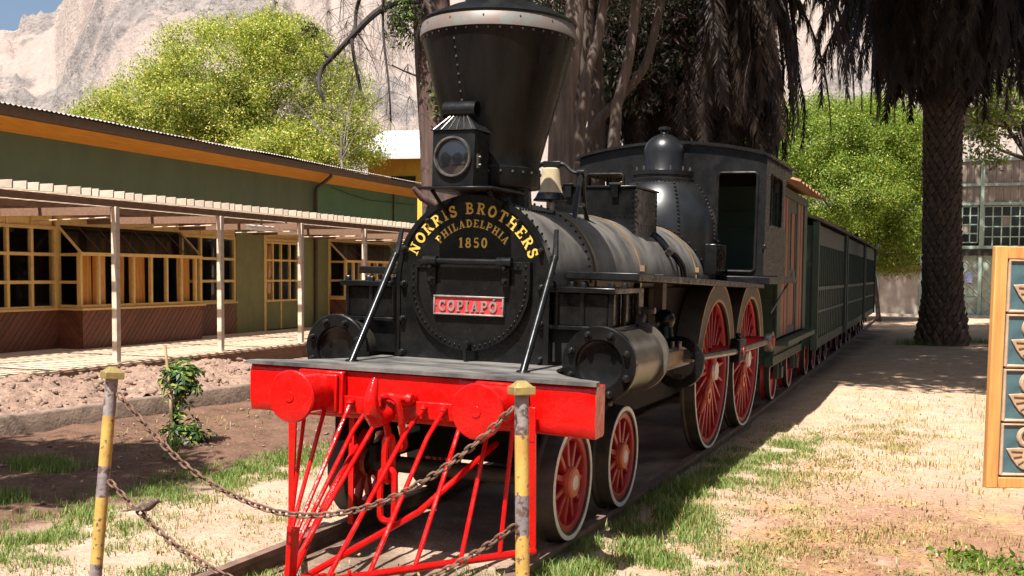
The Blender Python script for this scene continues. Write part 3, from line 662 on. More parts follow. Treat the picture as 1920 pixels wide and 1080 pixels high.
dwin(-3.1, -0.85, 2.4, 4.9, 4, 5); dwin(-0.60, 1.05, 2.4, 4.9, 4, 5); dwin(-5.9, -3.3, 2.4, 4.9, 4, 5)
dwin(2.85, 3.5, 3.35, 4.95, 2, 4); dwin(3.75, 5.55, 3.15, 4.95, 5, 4); dwin(5.75, 7.6, 3.15, 4.95, 5, 4)
for x in (-3.2, -0.70, 1.2, 2.72, 3.65, 5.65, 7.7, 9.7): D_('pillar', 'depotgreen', x-.08, x+.08, -0.06, 0.25, 0, 7.0)
for z in (5.0, 5.85, 6.95): D_('rail', 'depotgreen', -6, 12, -0.03, 0.22, z, z+0.13)
for k in range(60):
    x = -6 + k*0.30
    for z0_, z1_ in ((5.14, 5.84), (5.99, 6.94)): D_('wall_board', 'depotwall', x+.006, x+.294, 0.05+random.uniform(0,.012), 0.12, z0_, z1_)
def xdoor(x0, x1, z0, z1, par):
    d = MB().box(x0, x1, 0.06, 0.10, z0, z1).build('door', 'depotgreen', par)
    mb = MB(); n = 3; h = (z1-z0)/n
    for j in range(n):
        a, b = z0+j*h+.04, z0+(j+1)*h-.04
        for (p, q) in (((x0+.05, a), (x1-.05, b)), ((x0+.05, b), (x1-.05, a))):
            mb.tube([(p[0], 0.045 - (0.012 if p[1] > a else 0), p[1]), (q[0], 0.045 - (0.012 if p[1] > a else 0), q[1])], 0.028, 4)
    mb.build('cross_brace', 'depotplaster', d)
    for j in range(n+1): MB().box(x0, x1, 0.02, 0.058, z0+j*h-.04, z0+j*h+.04).build('rail', 'depotgreen', d)
    return d
for x in (1.3, 2.02, 2.85, 3.75, 4.7): xdoor(x, x+0.66 if x < 2.5 else x+0.8, 0.12, 2.72, dp)
D_('lintel', 'darktwig', 1.2, 5.6, -0.1, 0.2, 2.76, 3.05); D_('lintel', 'depotgreen', 1.2, 5.6, -0.07, 0.2, 3.06, 3.2)
D_('door_step', 'depotplaster', -6, 6, -0.9, 0.0, -0.1, 0.1)
MB().box(3.05, 3.36, -0.02, 0.0, 1.55, 2.05).build('notice', mat('blue_notice', (0.20, 0.26, 0.55), (0.42, 0.45, 0.62), 14, 0.6), dp)
# gable with arched truss
pts = [(1.2 + 6.6*k/14, 7.10 + 1.75*math.sin(PI*k/14)) for k in range(15)]
MB().tube([(x, 0.0, z) for x, z in pts], 0.10, 8).build('arched_truss', 'depotgreen', dp)
mb = MB()
for k in range(2, 13, 2): mb.tube([(pts[k][0], 0.02, 7.0), (pts[k][0], 0.02, pts[k][1])], 0.03, 6)
mb.build('truss_strut', 'depotgreen', dp)
MB().prism([(-6.5,7.0),(4.5,9.6),(15,7.0),(15,7.18),(4.5,9.80),(-6.5,7.18)], lambda a, b: (a, -0.7, b), lambda a, b: (a, 9.3, b)).build('roof', mat('pale_corrugated_roof', (0.34, 0.36, 0.31), (0.26, 0.24, 0.2), 2, 0.7), dp, smooth=False)
D_('side_wall', 'depotwall', 7.8, 12, 0.02, 0.2, 0, 4.98)
# ------------------------------------------------------------------ lettering: slab-serif strokes
def arc(cx, cy, rx, ry, a0, a1, n=12): return [(cx+rx*math.cos(R(a0+(a1-a0)*i/n)), cy+ry*math.sin(R(a0+(a1-a0)*i/n))) for i in range(n+1)]
TK, TN, SF = 0.205, 0.115, 0.085
def sv(x): return [([(x-.2, SF/2), (x+.2, SF/2)], SF), ([(x-.2, 1-SF/2), (x+.2, 1-SF/2)], SF)]
def stem(x, t=TK): return [([(x, 0), (x, 1)], t)]
GL = {
 'I': (.46, stem(.23) + sv(.23)),
 'N': (.95, stem(.2, TN) + stem(.75, TN) + [([(.2, .98), (.75, .02)], TK)] + [([(0, .95), (.3, .95)], SF), ([(.0, .05), (.4, .05)], SF), ([(.55, .95), (.95, .95)], SF)]),
 'O': (.86, [(arc(.43, .5, .32, .42, 0, 360, 24), .20)]),
 '0': (.66, [(arc(.33, .5, .22, .42, 0, 360, 24), .18)]),
 'R': (.88, stem(.22) + sv(.22)[:1] + [([(.02, .95), (.3, .95)], SF), ([(.22, .93)] + arc(.42, .715, .24, .215, 90, -90, 10) + [(.22, .5)], .15), ([(.45, .5), (.75, .03)], TK), ([(.62, .05), (.9, .05)], SF)]),
 'S': (.70, [([(.60, .74)] + arc(.34, .73, .22, .20, 10, 250, 12) + arc(.36, .27, .24, .22, 80, -170, 12) + [(.10, .26)], .19), ([(.60, .68), (.60, .95)], .08), ([(.08, .05), (.08, .34)], .08)]),
 'B': (.85, stem(.22) + [([(.02, .95), (.3, .95)], SF), ([(.02, .05), (.3, .05)], SF), ([(.22, .93)] + arc(.42, .73, .20, .20, 90, -90, 10) + [(.22, .53)], .15), ([(.22, .5)] + arc(.46, .275, .24, .215, 90, -90, 10) + [(.22, .07)], .15)]),
 'T': (.80, stem(.40) + [([(.03, .93), (.77, .93)], .14), ([(.2, .05), (.6, .05)], SF), ([(.06, .70), (.06, .93)], .10), ([(.74, .70), (.74, .93)], .10)]),
 'H': (.95, stem(.22) + stem(.73) + sv(.22) + sv(.73) + [([(.2, .5), (.75, .5)], .12)]),
 'E': (.78, stem(.22) + [([(.02, .94), (.70, .94)], .12), ([(.02, .06), (.72, .06)], .12), ([(.22, .5), (.55, .5)], .12), ([(.68, .72), (.68, .94)], .09), ([(.70, .06), (.70, .30)], .09)]),
 'P': (.80, stem(.22) + [([(.02, .05), (.42, .05)], SF), ([(.02, .95), (.3, .95)], SF), ([(.22, .93)] + arc(.45, .70, .23, .23, 90, -90, 10) + [(.22, .47)], .15)]),
 'L': (.74, stem(.22) + sv(.22)[1:] + [([(.02, .06), (.68, .06)], .12), ([(.66, .06), (.66, .36)], .09)]),
 'A': (.92, [([(.20, .02), (.46, .98)], TN), ([(.46, .98), (.74, .02)], TK), ([(.30, .32), (.62, .32)], .10), ([(.03, .05), (.36, .05)], SF), ([(.55, .05), (.92, .05)], SF)]),
 'D': (.88, stem(.22) + [([(.02, .95), (.3, .95)], SF), ([(.02, .05), (.3, .05)], SF), ([(.22, .93)] + arc(.40, .5, .36, .43, 90, -90, 14) + [(.22, .07)], .17)]),
 'C': (.80, [(arc(.43, .5, .32, .42, 40, 320, 20), .20), ([(.70, .66), (.70, .92)], .09), ([(.70, .10), (.70, .30)], .09)]),
 '1': (.50, stem(.26) + [([(.06, .05), (.46, .05)], SF), ([(.05, .78), (.22, .92)], .12)]),
 '8': (.66, [(arc(.33, .72, .17, .20, 0, 360, 16), .16), (arc(.33, .27, .22, .21, 0, 360, 16), .17)]),
 '5': (.66, [([(.56, .92), (.18, .92)], .14), ([(.18, .95), (.15, .52)], .11), ([(.15, .54)] + arc(.33, .32, .22, .25, 110, -150, 14), .17)]),
 'Ó': (.86, [(arc(.43, .5, .32, .42, 0, 360, 24), .20), ([(.44, 1.08), (.66, 1.30)], .13)]),
 ' ': (.42, []),
}
def glyph(mb, ch, fmap, dep):
    for si, (pts, t) in enumerate(GL[ch][1]):
        k = len(pts); L_ = []; R_ = []; closed = abs(pts[0][0]-pts[-1][0]) + abs(pts[0][1]-pts[-1][1]) < 1e-6
        for i in range(k):
            a = pts[i-1] if i > 0 else (pts[-2] if closed else pts[0]); b = pts[i+1] if i < k-1 else (pts[1] if closed else pts[-1])
            d = Vector((b[0]-a[0], b[1]-a[1])); d = d.normalized() if d.length > 1e-9 else Vector((1, 0))
            n_ = Vector((-d.y, d.x))*t/2; L_.append((pts[i][0]+n_.x, pts[i][1]+n_.y)); R_.append((pts[i][0]-n_.x, pts[i][1]-n_.y))
        e = dep + 0.00025*si
        vs = [fmap(*p, e) for p in L_] + [fmap(*p, e) for p in R_] + [fmap(*p, 0) for p in L_] + [fmap(*p, 0) for p in R_]
        fs = []
        for i in range(k-1): fs += [(i, i+1, k+i+1, k+i), (i, 2*k+i, 2*k+i+1, i+1), (k+i, k+i+1, 3*k+i+1, 3*k+i)]
        fs += [(0, k, 3*k, 2*k), (k-1, 3*k-1, 4*k-1, 2*k-1)]
        mb.add(vs, fs)
def text_width(s, h, gap): return sum(GL[c][0]*h for c in s) + gap*(len(s)-1)
def arc_text(s, cz, r, h, a_mid, gap, y, dep):
    out = []; tot = text_width(s, h, gap)/(r+h*0.5); a = a_mid + tot/2
    for c in s:
        mb = MB(); w = GL[c][0]*h; a -= w/2/(r+h*.5)
        def f(px, pz, d, a=a, w=w):
            x = px*h - w/2; z = r + pz*h; t = a - PI/2
            return (x*math.cos(t) - z*math.sin(t), y - d, cz + x*math.sin(t) + z*math.cos(t))
        glyph(mb, c, f, dep); a -= (w/2+gap)/(r+h*.5)
        if c != ' ': out.append(mb)
    return out
def line_text(s, x0, z0, h, gap, y, dep, sx=1.0):
    out = []; x = x0
    for c in s:
        mb = MB(); out.append(mb); glyph(mb, c, lambda px, pz, d, x=x: (x + px*h*sx, y - d, z0 + pz*h), dep); x += GL[c][0]*h*sx + gap
    return out

# ------------------------------------------------------------------ locomotive
lo = thing('steam_locomotive', 'black steam locomotive with red buffer beam, spoked red wheels and tall flared chimney', 'locomotive')
lo.rotation_euler = (0, 0.0165, 0)
def LP(mb, name, mt, par=lo, **k): return mb.build(name, mt, par, **k)
ZC = 1.641; RS = 0.561; YF = 0.826
# boiler and smokebox
LP(MB().lathe([(0.0, 1.74), (0.54, 1.74), (0.54, 5.5)], (0,0,ZC), 'y', 64), 'boiler', 'dusty')
sb = LP(MB().lathe([(RS-0.02, YF+.02), (RS-0.004, YF+.03), (RS-0.004, 1.72), (RS-.03, 1.76), (0.5, 1.76)], (0,0,ZC), 'y', 64), 'smokebox', 'dusty')
LP(MB().box(-RS+.03, RS-.03, YF+.05, 1.70, 1.0, 1.45), 'smokebox_base', 'sooty', bev=0.02)
mb = MB()
for yy in (0.90, 1.66):
    for k in range(64):
        a = 2*PI*k/64
        if -0.5 < a-PI*1.5 < 0.5: continue
        mb.ball(((RS+.002)*math.cos(a), yy, ZC+(RS+.002)*math.sin(a)), 0.011, 6)
for k in range(14): mb.ball(((RS+.002)*math.cos(R(58)), 0.93+.05*k, ZC+(RS+.002)*math.sin(R(58))), 0.010, 6)
mb.build('rivets', 'black', sb)
for yy, w in ((1.83, .045), (3.02, .042), (4.28, .02), (5.02, .042)):
    LP(MB().lathe([(0.542, yy), (0.551, yy), (0.551, yy+w), (0.542, yy+w)], (0,0,ZC), 'y', 64), 'boiler_band', 'brass' if w > .03 else 'black')
for yy in (3.04, 5.04): LP(MB().box(0.535, 0.575, yy-.03, yy+.03, ZC+.08, ZC+.13), 'band_clamp', 'brass')
# smokebox front plate
def front_outline(r, zb, n=36): return [(-r, zb)] + [(r*math.cos(PI - PI*i/n), ZC + r*math.sin(PI - PI*i/n)) for i in range(n+1)] + [(r, zb)]
fp = LP(MB().prism(front_outline(RS, 1.09), lambda a, b: (a, YF+.03, b), lambda a, b: (a, YF, b)), 'smokebox_front', 'black_face', ang=30)
mb = MB(); o_ = front_outline(RS+.004, 1.10); i_ = front_outline(RS-.030, 1.10)
vs = []; k = len(o_)
for (a, b), (c, d) in zip(o_, i_): vs += [(a, YF+.04, b), (a, YF-.012, b), (c, YF-.012, d), (c, YF+.001, d)]
mb.add(vs, [(4*i+j, 4*i+j+1, 4*i+j+5, 4*i+j+4) for i in range(k-1) for j in range(3)]).build('edge_angle', 'black', fp)
bolt = MB().lathe([(0.0, -0.046), (0.012, -0.044), (0.019, -0.034), (0.021, -0.018), (0.021, -0.012), (0.027, -0.010), (0.027, 0.003)], (0,0,0), 'y', 10).build('bolt', 'black', fp)
bolt.location = (-0.50, YF, 1.84); bme = bolt.data
for (x, z) in ((0.50,1.84),(-0.505,1.60),(0.505,1.60),(-0.51,1.36),(0.51,1.36),(-0.51,1.13),(0.51,1.13),(-0.335,2.03),(0.335,2.03)):
    inst('bolt', bme, fp, (x, YF, z), None, 0.7 if z > 2 else 1.0)
# lettering
LT_ = arc_text('NORRIS BROTHERS', ZC, 0.437, 0.076, R(89.5), 0.0185, YF, 0.0015)
LT_ += arc_text('PHILADELPHIA', 1.69, 0.300, 0.052, R(90), 0.009, YF, 0.0015)
tw = text_width('1850', 0.068, 0.014); LT_ += line_text('1850', 0.006-tw/2, 1.853, 0.068, 0.014, YF, 0.0015)
for q_ in LT_: q_.build('letter', 'gold', fp, smooth=False)
# D-shaped door
def dshape(r, zt, n=40): return [(-r, zt)] + [(r*math.cos(PI + PI*i/n), 1.605 + r*math.sin(PI + PI*i/n)) for i in range(n+1)] + [(r, zt)]
dr = LP(MB().prism(dshape(0.40, 1.74), lambda a, b: (a, YF+.005, b), lambda a, b: (a, YF-.030, b)), 'smokebox_door', 'black_face', ang=30)
o_ = dshape(0.438, 1.765); i_ = dshape(0.382, 1.765); vs = []
for (a, b), (c, d) in zip(o_, i_): vs += [(a, YF+.002, b), (a, YF-.047, b), (c, YF-.047, d), (c, YF-.029, d)]
k = len(o_)
MB().add(vs, [(4*i+j, 4*i+j+1, 4*i+j+5, 4*i+j+4) for i in range(k-1) for j in range(3)]).build('door_ring', 'black', dr)
for sx in (-1, 1): MB().box(min(sx*.27, sx*.4375), max(sx*.27, sx*.4375), YF-.0465, YF+.001, 1.712, 1.766).build('door_ring_end', 'black', dr, bev=0.006)
mb = MB(); n = 34
for i in range(n):
    a = PI + PI*(i+.5)/n; mb.ball((0.41*math.cos(a), YF-.048, 1.605+0.41*math.sin(a)), 0.0105, 6)
for sx in (-1, 1):
    for z in (1.64, 1.68, 1.735): mb.ball((sx*0.41, YF-.048, z), 0.0105, 6)
    for x in (0.30, 0.355): mb.ball((sx*x, YF-.048, 1.738), 0.0105, 6)
mb.build('rivets', 'black', dr)
MB().cyl((-0.305, YF-.075, 1.762), (0.305, YF-.075, 1.762), 0.020, 12).build('hinge_bar', 'black', dr)
for sx in (-0.30, 0.24):
    s_ = sx
    MB().cyl((s_-.02, YF-.075, 1.762), (s_+.08, YF-.075, 1.762), 0.032, 12).build('hinge_knuckle', 'black', dr)
for x in (-0.27, 0.27):
    h = MB().box(x-.028, x+.028, YF-.058, YF-.03, 1.60, 1.755).build('hinge_strap', 'black', dr, bev=0.008)
    for z in (1.635, 1.72): inst('bolt', bme, dr, (x, YF-.058, z), None, 0.95)
MB().tube([(0.0, YF-.05, 1.205), (0.0, YF-.09, 1.215), (0.01, YF-.095, 1.15), (0.012, YF-.09, 1.10)], 0.014, 8).lathe([(0.0,-.1),(0.028,-.095),(0.034,-.07),(0.034,-.04)], (0,YF,1.205), 'y', 10).build('latch', 'black', dr)
# name plate
npl = LP(MB().box(-0.246, 0.256, YF-.048, YF-.029, 1.408, 1.527), 'name_plate', 'platered')
mb = MB()
for b in ((-0.252,0.262,1.402,1.414),(-0.252,0.262,1.521,1.533)): mb.box(b[0], b[1], YF-.060, YF-.03, b[2], b[3])
for b in ((-0.252,-0.240,1.4145,1.5205),(0.250,0.262,1.4145,1.5205)): mb.box(b[0], b[1], YF-.060, YF-.03, b[2], b[3])
mb.build('plate_border', 'greymetal', npl, bev=0.003, seg=1)
tw = text_width('COPIAPÓ', 0.072, 0.011); q = (0.43)/tw
for q_ in line_text('COPIAPÓ', -0.212, 1.428, 0.072, 0.011*q, YF-.048, 0.009, 0.425/(tw)): q_.build('raised_letter', 'greymetal', npl, smooth=False)
mb = MB()
for x in (-0.232, 0.242): mb.ball((x, YF-.05, 1.468), 0.006, 6)
mb.build('studs', 'greymetal', npl)

# chimney
ch = LP(MB().lathe([(0.20, 2.265), (0.310, 2.27), (0.314, 2.28), (0.314, 2.40), (0.305, 2.405), (0.302, 2.42), (0.335, 2.55), (0.421, 2.88), (0.527, 3.285)], (0, 1.185, 0), 'z', 72), 'chimney', 'stack')
MB().lathe([(0.527, 3.283), (0.541, 3.283), (0.541, 3.300), (0.527, 3.380), (0.510, 3.396)], (0, 1.185, 0), 'z', 72).build('cap_band', 'copper', ch)
MB().lathe([(0.532, 3.376), (0.537, 3.388), (0.50, 3.415), (0.36, 3.480), (0.25, 3.52), (0.235, 3.53), (0.235, 3.70), (0.255, 3.71), (0.255, 3.74), (0.20, 3.75)], (0, 1.185, 0), 'z', 72).build('cap_cone', 'stack', ch)
mb = MB()
for k in range(44):
    a = 2*PI*k/44; mb.ball((0.524*math.cos(a), 1.185+0.524*math.sin(a), 3.268), 0.009, 6)
for k in range(11):
    z = 2.66 + k*0.055; r = 0.303 + (z-2.42)*(0.224/0.865); a = R(-101); mb.ball((r*math.cos(a), 1.185+r*math.sin(a), z), 0.009, 6)
for k in range(24):
    a = 2*PI*k/24; mb.ball((0.315*math.cos(a), 1.185+0.315*math.sin(a), 2.37), 0.010, 6)
for k in range(14):
    a = 2*PI*k/14; mb.ball((0.534*math.cos(a), 1.185+0.534*math.sin(a), 3.345), 0.007, 6)
mb.build('rivets', 'steel', ch)
LP(MB().lathe([(0.27, 2.08), (0.255, 2.20), (0.25, 2.27)], (0, 1.185, 0), 'z', 48), 'chimney_saddle', 'black')
# lamp shelf and headlamp
LP(MB().box(-0.265, 0.262, 0.538, 1.10, 2.222, 2.240), 'lamp_shelf', 'cab', bev=0.004, seg=1)
for x in (-0.2, 0.2): LP(MB().tube([(x, 0.62, 2.22), (x, 0.78, 2.12), (x*.95, YF+.02, 2.06 if abs(x) < .25 else 2)], 0.014, 6), 'shelf_bracket', 'black')
hl = LP(MB().box(-0.178, 0.120, 0.568, 0.80, 2.241, 2.60), 'headlamp', 'cab', bev=0.004, seg=1)
MB().add([(-.195,.555,2.601),(.137,.555,2.601),(.137,.82,2.601),(-.195,.82,2.601),(-.10,.64,2.695),(.045,.64,2.695),(.045,.76,2.695),(-.10,.76,2.695)], [(0,1,5,4),(1,2,6,5),(2,3,7,6),(3,0,4,7),(4,5,6,7),(0,3,2,1)]).build('lamp_roof', 'cab', hl)
mb = MB()
for k in range(6):
    t = (k+.5)/6; mb.tube([(-.195+.332*t, .553, 2.604), (-.10+.145*t, .637, 2.699)], 0.004, 4)
mb.build('roof_seam', 'steel', hl)
MB().lathe([(0.050, -0.115), (0.056, -0.115), (0.056, 0.115), (0.050, 0.115), (0.050, -0.115)], (-0.03, 0.68, 2.742), 'x', 24).build('lamp_flue', 'cab', hl)
MB().lathe([(0.112, .570), (0.118, .545), (0.128, .545), (0.132, .552), (0.132, .572)], (-0.03, 0, 2.430), 'y', 40).build('lens_ring', 'steel', hl)
MB().lathe([(0.001, .548), (0.05, .552), (0.09, .559), (0.115, .566)], (-0.03, 0, 2.430), 'y', 40).build('lens', 'lens', hl)
MB().box(0.121, 0.135, 0.60, 0.63, 2.36, 2.45).cyl((0.128,.61,2.38), (0.15,.61,2.38), .008, 6).cyl((0.128,.61,2.43), (0.15,.61,2.43), .008, 6).build('lamp_catch', 'steel', hl)
# bell
be = LP(MB().lathe([(0.001, 2.520), (0.055, 2.518), (0.069, 2.508), (0.073, 2.47), (0.080, 2.40), (0.094, 2.335), (0.118, 2.285), (0.133, 2.268), (0.130, 2.262), (0.110, 2.28), (0.08, 2.35), (0.06, 2.46)], (-0.012, 2.3, 0), 'z', 36), 'bell', 'bell')
MB().lathe([(0.1005, 2.322), (0.120, 2.283), (0.1355, 2.266), (0.1325, 2.258)], (-0.012, 2.3, 0), 'z', 36).build('bell_lip', 'black', be)
MB().ball((-0.012, 2.3, 2.275), 0.028, 8).cyl((-0.012, 2.3, 2.27), (-0.012, 2.3, 2.48), 0.008, 6).build('clapper', 'black', be)
MB().box(-0.075, 0.075, 2.275, 2.325, 2.522, 2.572).build('yoke_block', 'cab', be, bev=0.008)
for s in (-1, 1):
    MB().tube([(s*.07-.0, 2.3, 2.552), (s*.11, 2.3, 2.54), (s*.15, 2.3, 2.50), (s*.19, 2.3, 2.478), (s*.26, 2.3, 2.475)], [.020,.019,.018,.018,.022], 8).build('yoke_arm', 'cab', be)
    MB().cyl((s*.215, 2.3, 2.475), (s*.275, 2.3, 2.475), 0.036, 12).build('bearing', 'black', be)
    MB().tube([(s*.245, 2.3, 2.49), (s*.245, 2.24, 2.36), (s*.245, 2.20, 2.22), (s*.255, 2.12, 2.07)], [.022,.020,.018,.022], 6).build('stand_leg', 'black', be)
    MB().tube([(s*.245, 2.3, 2.49), (s*.245, 2.35, 2.36), (s*.245, 2.39, 2.22), (s*.255, 2.46, 2.07)], [.022,.020,.018,.022], 6).build('stand_leg', 'black', be)
    MB().box(s*.245-.012, s*.245+.012, 2.21, 2.385, 2.215, 2.245).build('stand_tie', 'black', be)
# sand box
bx = LP(MB().box(-0.38, 0.37, 3.37, 4.10, 1.93, 2.443), 'sand_box', 'black', bev=0.006)
MB().box(-0.395, 0.385, 3.355, 4.115, 2.444, 2.462).build('lid', 'black', bx, bev=0.004)
for x in (-0.24, 0.19): MB().box(x-.03, x+.03, 3.335, 3.368, 2.36, 2.475).cyl((x-.05, 3.345, 2.475), (x+.05, 3.345, 2.475), .017, 8).build('hinge', 'black', bx)
mb = MB()
for k in range(10):
    for x in (-0.36, 0.35): mb.ball((x, 3.368, 2.02+.043*k), .008, 6)
    mb.ball((0.372, 3.40, 2.02+.043*k), .008, 6); mb.ball((0.372, 4.07, 2.02+.043*k), .008, 6)
for k in range(15): mb.ball((-0.33+k*.047, 3.368, 2.195), .008, 6)
mb.build('rivets', 'black', bx)
MB().box(0.371, 0.378, 3.46, 4.02, 2.13, 2.145).box(0.371, 0.378, 3.46, 4.02, 2.33, 2.345).build('side_bead', 'black', bx)
pp = LP(MB().tube([(0.30, 4.0, 2.10), (0.42, 4.03, 2.00), (0.50, 4.06, 1.92)], 0.036, 10).tube([(0.50, 4.06, 1.92), (0.56, 4.12, 1.86), (0.60, 4.2, 1.78), (0.61, 4.25, 1.68)], 0.030, 10), 'sand_pipe', 'black')
MB().cyl((0.485, 4.05, 1.935), (0.525, 4.08, 1.895), 0.052, 6).build('pipe_nut', 'steel', pp)
# haystack firebox and steam dome
fb = LP(MB().lathe([(0.60, 1.0), (0.60, 2.06), (0.598, 2.14), (0.586, 2.24), (0.560, 2.35), (0.518, 2.45), (0.468, 2.54), (0.415, 2.615), (0.375, 2.655), (0.36, 2.665), (0.30, 2.67)], (0, 5.66, 0), 'z', 72), 'firebox', 'hay')
mb = MB()
for a in (-118, -58, -8, 60, 120, 190):
    for k in range(15):
        z = 2.08 + k*.040; pr = [(0.60,2.06),(0.598,2.14),(0.586,2.24),(0.560,2.35),(0.518,2.45),(0.468,2.54),(0.415,2.615),(0.375,2.655)]
        for (r0, z0), (r1, z1) in zip(pr[:-1], pr[1:]):
            if z0 <= z <= z1: r = r0+(r1-r0)*(z-z0)/(z1-z0); mb.ball((r*math.cos(R(a)), 5.66+r*math.sin(R(a)), z), .017, 8)
for k in range(60):
    a = 2*PI*k/60; mb.ball((0.372*math.cos(a), 5.66+0.372*math.sin(a), 2.66), .010, 6)
for k in range(46):
    a = 2*PI*k/46; x, y = 0.606*math.cos(a), 5.66+0.606*math.sin(a)
    z = ZC + math.sqrt(max(0.02, 0.56**2 - min(0.55, abs(x))**2)) if y < 5.66 else 2.05
    mb.ball((x, y, z), .016, 8)
mb.build('rivets', 'cab', fb)
LP(MB().box(0.50, 0.66, 5.40, 5.90, 1.70, 2.02), 'wash_out_box', 'black', bev=0.012)
dm = LP(MB().lathe([(0.33, 2.655), (0.335, 2.70), (0.31, 2.715), (0.31, 2.735), (0.325, 2.74), (0.325, 2.785), (0.222, 2.79), (0.215, 2.80), (0.215, 2.985)] + [(0.215*math.cos(R(a)), 2.985+0.205*math.sin(R(a))) for a in range(10, 90, 10)] + [(0.045, 3.192), (0.035, 3.215), (0.062, 3.232), (0.062, 3.258), (0.03, 3.268), (0.001, 3.27)], (0, 5.66, 0), 'z', 64), 'steam_dome', 'hay')
mb = MB()
for k in range(12):
    a = 2*PI*k/12; mb.cyl((0.29*math.cos(a), 5.66+0.29*math.sin(a), 2.78), (0.29*math.cos(a), 5.66+0.29*math.sin(a), 2.83), .009, 6)
mb.build('dome_stud', 'steel', dm)
# cab
CF = 5.95; CW = 1.05
def arch(x): return 3.11 - 0.135*(x/1.05)**2
cabw = MB()
def wallbit(poly): cabw.prism(poly, lambda a, b: (a, CF, b), lambda a, b: (a, CF+.03, b))
xsq = [-1.05, -0.96, -0.53, 0.535, 0.955, 1.05]
for a, b in zip(xsq[:-1], xsq[1:]):
    n = 6; top = [(b+(a-b)*i/n, arch(b+(a-b)*i/n)) for i in range(n+1)]
    if (a, b) in ((-0.96, -0.53), (0.535, 0.955)):
        wallbit([(a, 2.795), (b, 2.795)] + top); wallbit([(a, 1.70), (b, 1.70), (b, 1.745), (a, 1.745)])
    else: wallbit([(a, 1.70), (b, 1.70)] + top)
cw = LP(cabw, 'cab_front', 'cab', ang=30)
def rrect(x0, x1, z0, z1, r=.04):
    p = []
    for cx, cz, a0 in ((x1-r, z1-r, 0), (x0+r, z1-r, 90), (x0+r, z0+r, 180), (x1-r, z0+r, 270)):
        p += [(cx+r*math.cos(R(a0+22.5*i)), cz+r*math.sin(R(a0+22.5*i))) for i in range(5)]
    return p + [p[0]]
for x0, x1 in ((-0.96, -0.53), (0.535, 0.955)):
    MB().tube([(a, CF-.008, b) for a, b in rrect(x0-.002, x1+.002, 1.743, 2.797)], 0.016, 8).build('window_moulding', 'cab', cw)
for s in (-1, 1):
    x0, x1 = (1.02, 1.05) if s > 0 else (-1.05, -1.02)
    mb = MB()
    mb.box(x0, x1, CF+.031, 6.28, 1.70, 2.972); mb.box(x0, x1, 6.28, 6.98, 1.70, 2.25); mb.box(x0, x1, 6.28, 6.98, 2.80, 2.972)
    mb.prism([(6.98,1.70),(7.42,1.70),(7.45,2.15),(7.22,2.30),(7.20,2.6),(7.35,2.82),(7.75,2.90),(7.75,2.972),(6.98,2.972)], lambda y, z: (x0, y, z), lambda y, z: (x1, y, z))
    c_ = LP(mb, 'cab_side', 'cab', ang=30)
    MB().tube([(s*1.052, CF+.33+(y-6.28)*1.0, z) for y, z in rrect(6.275, 6.985, 2.245, 2.805)], 0.012, 6).build('window_moulding', 'cab', c_)
    MB().box(s*1.05-.02 if s > 0 else s*1.05-.025, s*1.05+.025 if s > 0 else s*1.05+.02, CF-.022, CF+.10, 1.98, 2.03).build('corner_bead', 'cab', c_, bev=.006)
LP(MB().add([(x, y, arch(max(-1.05, min(1.05, x)))+.004+(.03 if k else 0) - (0.03 if abs(x) > 1.06 else 0)) for k in (0, 1) for y in (5.90, 7.95) for x in [-1.10+.11*i for i in range(21)]],
    [(i, i+1, 22+i, 21+i) for i in range(20)] + [(42+i, 63+i, 64+i, 43+i) for i in range(20)] + [(i, 42+i, 43+i, i+1) for i in range(20)] + [(21+i, 22+i, 64+i, 63+i) for i in range(20)] + [(0, 21, 63, 42), (20, 62, 83, 41)]), 'cab_roof', 'cab')
LP(MB().box(-1.13, 1.13, 5.90, 7.95, 1.615, 1.69), 'cab_floor', 'cab', bev=.006)
for s in (-1, 1):
    a, b = (0.55, 1.06) if s > 0 else (-1.06, -0.55)
    LP(MB().add([(a,1.15,1.66),(b,1.15,1.66),(b,6.0,1.566),(a,6.0,1.566),(a,1.15,1.712),(b,1.15,1.712),(b,6.0,1.612),(a,6.0,1.612)], [(0,3,2,1),(4,5,6,7),(0,1,5,4),(1,2,6,5),(2,3,7,6),(3,0,4,7)]), 'running_board', 'cab', bev=.006)
    LP(MB().tube([(s*1.06, 7.75, 1.63), (s*0.9, 7.45, 1.25)], 0.012, 6), 'step_stay', 'steel')
# platform and beam
half = [(0, 0), (1.175, 0), (1.178, .05), (1.16, .09), (1.02, .16), (0.90, .27), (0.80, .40), (0.74, .52), (0.70, .66), (0.69, .88), (0, .88)]
out = half + [(-x, y) for x, y in reversed(half[1:-1])]
out = [p for i, p in enumerate(out) if p != (0, .88) or True]
LP(MB().prism(out, lambda a, b: (a, b-.022, 1.0755), lambda a, b: (a, b-.022, 1.098)), 'front_platform', 'plateblack', smooth=False)
bme_ = MB()
n = 60; vs = []; fs = []
for i in range(n+1):
    x = -1.166 + 2.332*i/n; w1 = 0.008*fbm(x, 1, 1.5, 3) + 0.004*fbm(x, 1, 9, 3); w2 = 0.007*fbm(x, 7, 2, 4)
    e = 0.012 if i in (0, n) else 0
    for a, b in ((0.016+w1*.3, 0.776+w2), (0.0+w1*.4+e, 0.795+w2), (-0.004+w1, 0.86), (0.004-w1, 0.95), (-0.002+w1*.6, 1.02), (0.004+e, 1.064), (0.016, 1.0735), (0.16, 1.0735), (0.17, 1.06), (0.17, 0.79), (0.15, 0.776)): vs.append((x, a, b))
k = 11
fs = [(i*k+j, (i+1)*k+j, (i+1)*k+(j+1)%k, i*k+(j+1)%k) for i in range(n) for j in range(k)] + [tuple(range(k)), tuple(n*k+j for j in range(k-1, -1, -1))]
bmo = LP(MB().add(vs, fs), 'buffer_beam', 'red', ang=45)
